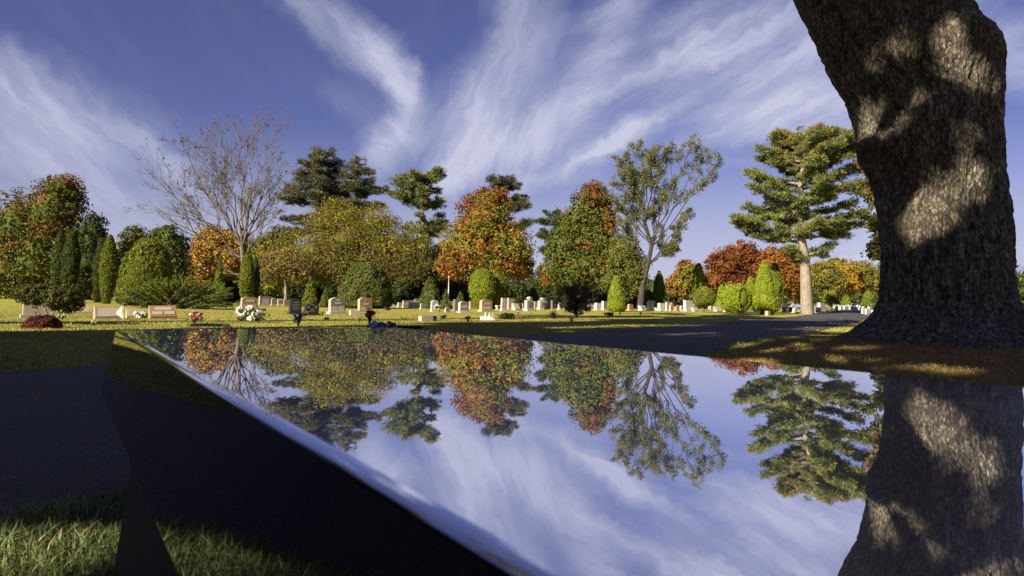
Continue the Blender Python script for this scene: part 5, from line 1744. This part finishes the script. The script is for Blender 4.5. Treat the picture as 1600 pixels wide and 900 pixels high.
def bouquet(px, base_py, w, h, cols, label, vase='dark', nb=12, vh=.35, green=.5, tilt=0.0, name='flower_bouquet', seed=0, group=FG, leafc=(.05, .09, .03), cat='flowers'):
    R_ = random.Random(seed or int(px))
    p, d = gpoint(px, base_py)
    k = d / F
    W = w * k; H = h * k
    root = thing(name, p, label, cat, group)
    cs = []; rs = []
    for i in range(nb):
        a = R_.uniform(0, 6.28); r = math.sqrt(R_.random())
        zz = vh + (1 - vh) * (R_.random() ** .8)
        cs.append((r * math.cos(a) * W / 2 * .85 + tilt * H * zz, r * math.sin(a) * W / 2 * .6, H * zz * (1 - .2 * r)))
        rs.append(W * R_.uniform(.10, .17) + .008)
    cols = [np.array(c) for c in cols]
    pickc = np.array([cols[R_.randrange(len(cols))] for _ in range(nb)])
    petals_mesh('petals', cs, rs, lambda i: pickc[i], root)
    # leaves and stems
    n = int(160 * green)
    if n:
        P = np.array([[R_.gauss(0, W * .28) + tilt * H * .4, R_.gauss(0, W * .2), H * R_.uniform(vh * .6, .9)] for _ in range(n)])
        V, q = leaf_quads(P, rand_dirs(n), W * .09 + .01, .35)
        mesh('leaves', V, q, M_leaf, root, cols=np.repeat(np.array(leafc)[None] * (.6 + .8 * rng.random((n, 1))), 4, 0))
    b = MB()
    for c in cs[:10]:
        b.tube([(0, 0, H * vh * .5), (c[0] * .5, c[1] * .5, c[2] * .6), c], [.004, .003, .003], 4)
    b.build('stems', M_green, root)
    b = MB()
    vr = W * .13 + .01
    b.lathe([(vr * .35, -.02), (vr * .45, 0), (vr * .6, H * vh * .5), (vr, H * vh), (vr * 1.1, H * vh * 1.02)], 0, 0, 10)
    b.build('vase', M_vase_dark if vase == 'dark' else M_vase_white, root, True)
    return root


PINK = (.62, .16, .18); CORAL = (.70, .20, .12); WHT = (.80, .78, .72); BLUE = (.10, .13, .42); NAVY = (.02, .03, .09); LIL = (.40, .32, .52); RUST = (.28, .07, .02); YEL = (.75, .55, .06); PUR = (.16, .08, .22); RED = (.5, .03, .03); PALEP = (.60, .38, .38)
bouquet(303, 507, 22, 21, [PINK, CORAL, WHT, PALEP], 'coral and pink flowers spilling over a dark vase near the bench corner', nb=16, vh=.4)
bouquet(391, 504, 40, 24, [WHT], 'large bunch of white roses on the lawn behind the bench', nb=26, vh=.2, green=1.3, vase='white')
bouquet(466, 511, 18, 22, [NAVY, NAVY, BLUE, (.05, .06, .12)], 'dark navy flowers in a tall dark cone vase behind the bench', nb=14, vh=.45)
bouquet(477, 494, 12, 8, [RED, PINK], 'small red flowers leaning on the foot of the black heart topped gravestone', nb=8, vh=.2)
bouquet(504, 494, 5, 8, [CORAL, RUST], 'tiny orange sprig on the lawn left of the large grey gravestone', nb=5, vh=.2)
bouquet(577, 514, 18, 36, [RUST, (.20, .05, .02), (.35, .12, .03)], 'rust brown flowers high in a dark metal vase behind the bench', nb=16, vh=.55)
bouquet(592, 516, 30, 12, [(.55, .52, .75), (.25, .35, .75), WHT, (.40, .45, .8)], 'long low arrangement of pale blue and lilac flowers beside the rust brown vase', nb=34, vh=.15)
bouquet(610, 516, 16, 14, [(.62, .55, .75), (.6, .52, .66)], 'lilac bunch at the right end of the low blue arrangement', nb=12, vh=.3)
bouquet(562, 506, 6, 11, [(.10, .12, .05)], 'dark green cone vase left of the rust brown flowers', nb=4, vh=.6, green=.2)
bouquet(631, 500, 8, 5, [PALEP, RUST], 'tiny dried reddish flowers low on the lawn, right of the blue arrangement', nb=6, vh=.2)
bouquet(693, 498, 10, 6, [WHT], 'low clump of white flowers on the lawn below the cone shrubs', nb=10, vh=.15)
bouquet(731, 504, 9, 11, [(.32, .30, .34), LIL], 'grey lilac flowers at the edge of the shade below the arched grey gravestone', nb=9, vh=.3)
bouquet(683, 487, 14, 12, [WHT, (.75, .70, .5)], 'cream and white flowers in front of the pale rounded gravestone', nb=12, vh=.2, vase='white')
bouquet(770, 500, 6, 8, [NAVY, RUST], 'dark little flower pot right of the white planter at the edge of the shade', nb=6, vh=.4)
bouquet(793, 499, 22, 9, [(.03, .04, .03), (.07, .09, .04)], 'dark evergreen grave blanket left of the brown post', nb=18, vh=.1, leafc=(.02, .03, .012), green=1.3)
bouquet(866, 499, 14, 14, [(.25, .20, .25), WHT, (.12, .12, .10)], 'mauve and white flowers on a wire stand right of the brown post', nb=10, vh=.3)
bouquet(893, 504, 8, 9, [WHT], 'white bouquet in the shade in front of the dark ragged bush', nb=9, vh=.3)
bouquet(863, 483, 12, 9, [PALEP, PINK, WHT], 'pink flowers heaped before the grey gravestone, left heap', nb=14, vh=.1)
bouquet(875, 483, 12, 9, [PALEP, WHT], 'pale pink flowers heaped before the small pale gravestone', nb=14, vh=.1)
bouquet(931, 484, 8, 8, [WHT], 'white flowers on the lawn right of the dark ragged bush', nb=8, vh=.2)
bouquet(918, 480, 12, 12, [PALEP, (.45, .25, .15)], 'faded pink flowers by the rose gravestone', nb=12, vh=.2)
bouquet(991, 481, 6, 5, [WHT], 'tiny white flowers left of the willow trunk', nb=5, vh=.2)
bouquet(969, 495, 3, 9, [RUST], 'thin dark sprig standing at the edge of the shade below the lime oval shrub', nb=4, vh=.5)
bouquet(1001, 494, 4, 8, [NAVY], 'thin dark sprig at the edge of the shade below the willow trunk', nb=4, vh=.5)
bouquet(1245, 491, 9, 5, [WHT, LIL], 'white flowers by the road in front of the pine', nb=10, vh=.15)
bouquet(1264, 488, 8, 10, [RED, (.05, .08, .03)], 'dark green plant with a red tip in front of the pine trunk', nb=7, vh=.2, green=1.2)
bouquet(1290, 484, 10, 8, [WHT, YEL], 'white and yellow flowers right of the pine trunk', nb=10, vh=.2)
bouquet(1304, 486, 9, 6, [YEL, WHT, (.1, .12, .05)], 'yellowish flowers and dark pot right of the pine trunk, nearer the road', nb=8, vh=.2)
bouquet(1326, 483, 10, 7, [PALEP, WHT, (.1, .12, .05)], 'mixed flowers at the roadside left of the white gravestone rows', nb=8, vh=.2)
bouquet(1340, 483, 8, 6, [WHT, PUR], 'white and purple flowers at the roadside just before the white gravestones', nb=8, vh=.2)
bouquet(219, 497, 22, 9, [WHT, (.75, .72, .6)], 'white flowers laid along the foot of the low slanted marker', nb=18, vh=.1)
bouquet(223, 491, 8, 9, [YEL], 'yellow flowers on the low slanted marker', nb=8, vh=.2)
bouquet(97, 499, 12, 12, [WHT, (.6, .6, .65)], 'white ornament flowers behind the right end of the red bush', nb=8, vh=.3)
bouquet(146, 511, 8, 9, [WHT, (.55, .6, .35)], 'small white flowers standing on the lawn left of the bench corner', nb=8, vh=.3)
bouquet(290, 504, 5, 4, [WHT, NAVY], 'tiny white bud on the lawn left of the coral flowers', nb=4, vh=.2)
bouquet(371, 484, 7, 16, [WHT, (.5, .55, .6)], 'pale flowers standing against the left side of the two hearts stone', nb=12, vh=.2)
bouquet(510, 500, 8, 4, [YEL, WHT], 'small cream dome of flowers on the lawn below the large grey gravestone', nb=8, vh=.1)
bouquet(952, 494, 14, 6, [(.04, .04, .03), (.08, .07, .05)], 'low dark foliage clump at the edge of the shade right of the dark ragged bush', nb=9, vh=.15, green=1.0)


def pennant():
    p, d = gpoint(191, 500); k = d / F
    t = thing('pennant_flag', p, 'white triangular pennant hanging from a thin stick between two slanted stones', 'flag')
    b = MB(); b.tube([(.03, 0, -.03), (.0, 0, 26 * k)], [.006, .005], 6); b.build('stick', M_white, t)
    pts = [(0.01, 25 * k), (-.17, 10 * k), (-.05, 6 * k), (.035, 1.5 * k)]
    b = MB()
    V = []; F_ = []
    n = 8
    for i in range(n + 1):
        s = i / n
        z = 25 * k * (1 - s) + 1.5 * k * s
        w = .175 * math.sin(min(1, s * 1.6) * math.pi / 2) * (1 if s < .62 else (1 - s) / .38)
        for j in range(5):
            u = j / 4
            V.append((.006 - w * u + .02 * s, .015 * math.sin(u * 9 + s * 4), z - .02 * u))
    for i in range(n):
        for j in range(4):
            a = i * 5 + j
            F_.append((a, a + 1, a + 6, a + 5))
    o = mesh('cloth', V, F_, plain('flag_cloth', (.42, .42, .38), .8), t, smooth=True)
    m = o.modifiers.new('thick', 'SOLIDIFY'); m.thickness = .003


pennant()


def planter():
    p, d = gpoint(762, 500.5); k = d / F
    t = thing('planter_box', p, 'white painted planter box with pale little figures at the edge of the shade', 'planter', rz=rad(12))
    w = 22 * k; h = 5.5 * k
    b = MB(); b.box(-w / 2, w / 2, -.10, .10, -.02, h, .01); b.box(-w / 2 - .01, w / 2 + .01, -.11, -.10, h * .75, h + .01); b.box(-w / 2 - .01, w / 2 + .01, .10, .11, h * .75, h + .01); b.build('box', M_white, t)
    b = MB(); b.box(-w / 2 + .02, w / 2 - .02, -.09, .09, h, h + .004); b.build('soil', plain('soil', (.05, .035, .025), .9), t)
    for x in (-.12, .10, .27, .33):
        b = MB(); b.lathe([(.03, h), (.035, h + .05), (.02, h + .09), (.028, h + .12), (.0, h + .15)], x * w * 1.3, 0, 10); b.build('figure', M_vase_white, t, True)


planter()


def post():
    p, d = gpoint(808.5, 500); k = d / F
    t = thing('lantern_post', p, 'short dark brown grave lantern with a pointed cap at the edge of the shade', 'lantern')
    b = MB(); b.box(-2.3 * k, 2.3 * k, -2.3 * k, 2.3 * k, -.02, 1.2 * k); b.box(-1.7 * k, 1.7 * k, -1.7 * k, 1.7 * k, 1.2 * k, 9.5 * k); b.build('body', M_brownpost, t)
    b = MB(); b.lathe([(2.6 * k, 9.5 * k), (2.2 * k, 10.5 * k), (.8 * k, 12.5 * k), (.3 * k, 14 * k)], 0, 0, 8); b.build('cap', M_vase_dark, t)


post()


def pole():
    d = 52; k = d / F
    r = ray(700.5, 470); p = ground(r.x * d, d)
    t = thing('flagpole', p, 'thin bare white pole rising behind the small cone shrub', 'pole')
    top = at(700.5, 434, d).z - p.z
    b = MB(); b.tube([(0, 0, -.05), (0, 0, top * .5), (0, 0, top)], [.05, .042, .035], 8); b.build('shaft', M_white, t, True)
    b = MB(); b.lathe([(.03, top), (.06, top + .03), (.06, top + .06), (.01, top + .10)], 0, 0, 8); b.build('finial', M_white, t, True)


pole()


def picket():
    p, d = gpoint(1175, 491.5); k = d / F
    t = thing('picket_fence', p, 'tiny white picket fence on the lawn between the round shrub and the tall lime arborvitae', 'fence')
    w = 22 * k; h = 5.5 * k
    b = MB(); b.box(-w / 2, w / 2, -.008, .008, h * .25, h * .38); b.box(-w / 2, w / 2, -.008, .008, h * .62, h * .75); b.build('rail', M_white, t)
    for i in range(9):
        x = -w / 2 + w * i / 8
        b = MB(); b.prism([(x - .018, -.02), (x + .018, -.02), (x + .018, h * .88), (x, h), (x - .018, h * .88)], -.022, -.009); b.build('picket', M_white, t)


picket()

# block on top of the square white gravestone, a stone vase
def granite_bench_small():
    p, d = gpoint(780, 484); k = d / F
    t = thing('stone_seat', p, 'small pale stone seat on two legs left of the cluster of upright stones', 'seat', rz=STONE_RZ)
    b = MB(); b.box(-6 * k, 6 * k, -.15, .15, 5 * k, 6.6 * k, .01); b.build('seat', ST['white'], t)
    for x in (-4.2 * k, 4.2 * k):
        b = MB(); b.box(x - .05, x + .05, -.11, .11, -.03, 5 * k); b.build('leg', ST['grey'], t)


granite_bench_small()

# ------------------------------------------------------------------ grass, needles and fallen leaves


def blades(x, y, h, w, lean, colf, on_road=False):
    n = len(x)
    z = gz(x, y)
    a = rng.random(n) * 2 * np.pi
    side = np.stack([np.cos(a), np.sin(a), np.zeros(n)], -1)
    ld = rng.random(n) * 2 * np.pi
    L = np.stack([np.cos(ld), np.sin(ld), np.zeros(n)], -1) * lean[:, None]
    b = np.stack([x, y, z - .004], -1)
    up = np.array([0, 0, 1.0])
    h = h[:, None]; w = w[:, None]
    m = b + up * h * .55 + L * h * .35
    t = b + up * h * np.sqrt(np.clip(1 - lean[:, None] ** 2 * .5, .05, 1)) * .9 + L * h * 1.0
    V = np.stack([b - side * w, b + side * w, m + side * w * .75, m - side * w * .75, t], 1).reshape(-1, 3)
    i = np.arange(n)[:, None] * 5
    q = np.concatenate([i + np.array([[0, 1, 2, 3]]), i + np.array([[3, 2, 4, 4]])])
    tri = i + np.array([[3, 2, 4]])
    cols = np.repeat(colf(x, y, n), 5, 0)
    return V, i + np.array([[0, 1, 2, 3]]), tri, cols


def road_n(x, y):
    return x * ROAD_N[0] + y * ROAD_N[1]


def grass_cols(x, y, n):
    nz = fbm(np.stack([x * .6, y * .6, x * 0], -1), 71, 3)
    t = np.clip(rng.random(n) * .75 + .25 * (nz + .5), 0, 1)
    c = pal([(.075, .10, .030), (.17, .20, .045), (.32, .32, .065), (.48, .43, .11)], t)
    dry = rng.random(n) < (.10 + .18 * np.clip(nz + .2, 0, 1))
    c[dry] = np.array([.46, .39, .19]) * (.7 + .5 * rng.random((dry.sum(), 1)))
    return c


def build_grass():
    Vs, Qs, Ts, Cs = [], [], [], []
    off = 0
    def zone(n, x0, x1, y0, y1, hm, wm, lean, keep=None, colf=grass_cols, edge=.0):
        nonlocal off
        x = rng.uniform(x0, x1, n); y = rng.uniform(y0, y1, n)
        rn = road_n(x, y)
        jag = .10 * fbm(np.stack([x * 2.2, y * 2.2, x * 0], -1), 5, 2)
        ok = (rn > ROAD_NEAR + .02 + jag) | (rn < ROAD_FAR - .02 + jag)
        # nothing grows beneath the bench foot
        if keep is not None: ok &= keep(x, y)
        x, y = x[ok], y[ok]; n = len(x)
        tuft = .7 + .6 * (fbm(np.stack([x * 5, y * 5, x * 0], -1), 6, 2) + .5)
        h = hm * tuft * (.5 + .8 * rng.random(n)); w = wm * (.6 + .7 * rng.random(n))
        ln = np.clip(np.abs(rng.normal(size=n)) * lean, 0, 1.2)
        V, q, t, c = blades(x, y, h, w, ln, colf)
        Vs.append(V); Qs.append(q + off); Ts.append(t + off); Cs.append(c); off += len(V)
    fr = lambda m: (lambda x, y: np.abs(x) < y * .80 + m)
    # close to the bench on its left, long and untidy
    def near_cols(x, y, n):
        c = pal([(.05, .085, .030), (.13, .19, .060), (.24, .31, .10), (.40, .44, .20)], rng.random(n))  # greener, bluer palette: sky light on the shaded blades put into their colour
        dry = rng.random(n) < .12
        c[dry] = np.array([.55, .48, .28]) * (.7 + .5 * rng.random((dry.sum(), 1)))
        return c
    zone(120000, -3.0, -.1, .35, 2.6, .056, .0022, .85, colf=near_cols)
    # left verge beyond the road
    zone(95000, -9.5, 0.5, 2.2, 10.5, .045, .0038, .6, fr(3.0))
    zone(80000, -12, 6.0, 10.5, 17, .034, .0045, .6, fr(.5))
    zone(90000, -18, 14, 17, 30, .028, .006, .6, fr(.5))
    # right verge around the great trunk
    zone(90000, 1.0, 9.0, 3.0, 12.5, .060, .0035, .75, fr(1.0))
    zone(40000, -3, 14, 9, 26, .032, .005, .6, lambda x, y: (np.abs(x) < y * .8) & (road_n(x, y) > ROAD_NEAR))
    V = np.concatenate(Vs); Q = np.concatenate(Qs); T_ = np.concatenate(Ts); C = np.concatenate(Cs)
    me = bpy.data.meshes.new('grass')
    me.vertices.add(len(V)); me.vertices.foreach_set('co', V.astype(np.float32).ravel())
    nl = len(Q) * 4 + len(T_) * 3
    me.loops.add(nl)
    me.loops.foreach_set('vertex_index', np.concatenate([Q.ravel(), T_.ravel()]).astype(np.int32))
    me.polygons.add(len(Q) + len(T_))
    me.polygons.foreach_set('loop_start', np.concatenate([np.arange(len(Q)) * 4, len(Q) * 4 + np.arange(len(T_)) * 3]).astype(np.int32))
    me.polygons.foreach_set('loop_total', np.concatenate([np.full(len(Q), 4), np.full(len(T_), 3)]).astype(np.int32))
    me.update(calc_edges=True)
    a = me.color_attributes.new('Col', 'FLOAT_COLOR', 'POINT')
    c4 = np.ones((len(V), 4), np.float32); c4[:, :3] = C
    a.data.foreach_set('color', c4.ravel())
    me.materials.append(M_grassb)
    o = link(bpy.data.objects.new('grass', me))
    tag(o, 'short green and straw coloured grass on both sides of the road', 'grass', kind='stuff')


build_grass()


def litter(name, label, cat, n, cx, cy_, sx, sy, length, width, cols, lift=.012, keep=None):
    x = cx + rng.normal(size=n) * sx; y = cy_ + rng.normal(size=n) * sy
    rn = road_n(x, y)
    ok = keep(x, y, rn)
    x, y = x[ok], y[ok]; n = len(x)
    P = np.stack([x, y, gz(x, y) + lift + rng.random(n) * .035], -1)
    t = rng.normal(size=(n, 3)) * np.array([1, 1, .16])
    nr = unit(np.array([0, 0, 1.0]) + rng.normal(size=(n, 3)) * .35)
    V, q = leaf_quads(P, nr, length * (.6 + .8 * rng.random(n)), width, t)
    c = pal(cols, rng.random(n)) * (.7 + .6 * rng.random((n, 1)))
    o = mesh(name, V, q, M_leaf, cols=np.repeat(c, 4, 0))
    tag(o, label, cat, kind='stuff')


litter('pine_needles', 'brown fallen pine needles matted over the grass round the great trunk', 'pine needles', 90000, 5.1, 7.0, 2.1, 2.0, .055, .035,
       [(.14, .07, .03), (.30, .17, .07), (.46, .30, .14), (.58, .42, .20)], keep=lambda x, y, rn: rn > ROAD_NEAR + .3)
litter('fallen_leaves', 'scattered small brown and yellow leaves on the lawn and road', 'fallen leaves', 14000, 0, 22, 14, 15, .026, .6,
       [(.16, .07, .02), (.30, .17, .04), (.40, .28, .07)], keep=lambda x, y, rn: (y > 3) & (np.abs(x) < y) & ((x * BN[0] + y * BN[1] > 1.3) | (x * BD[0] + y * BD[1] < -2.7)))
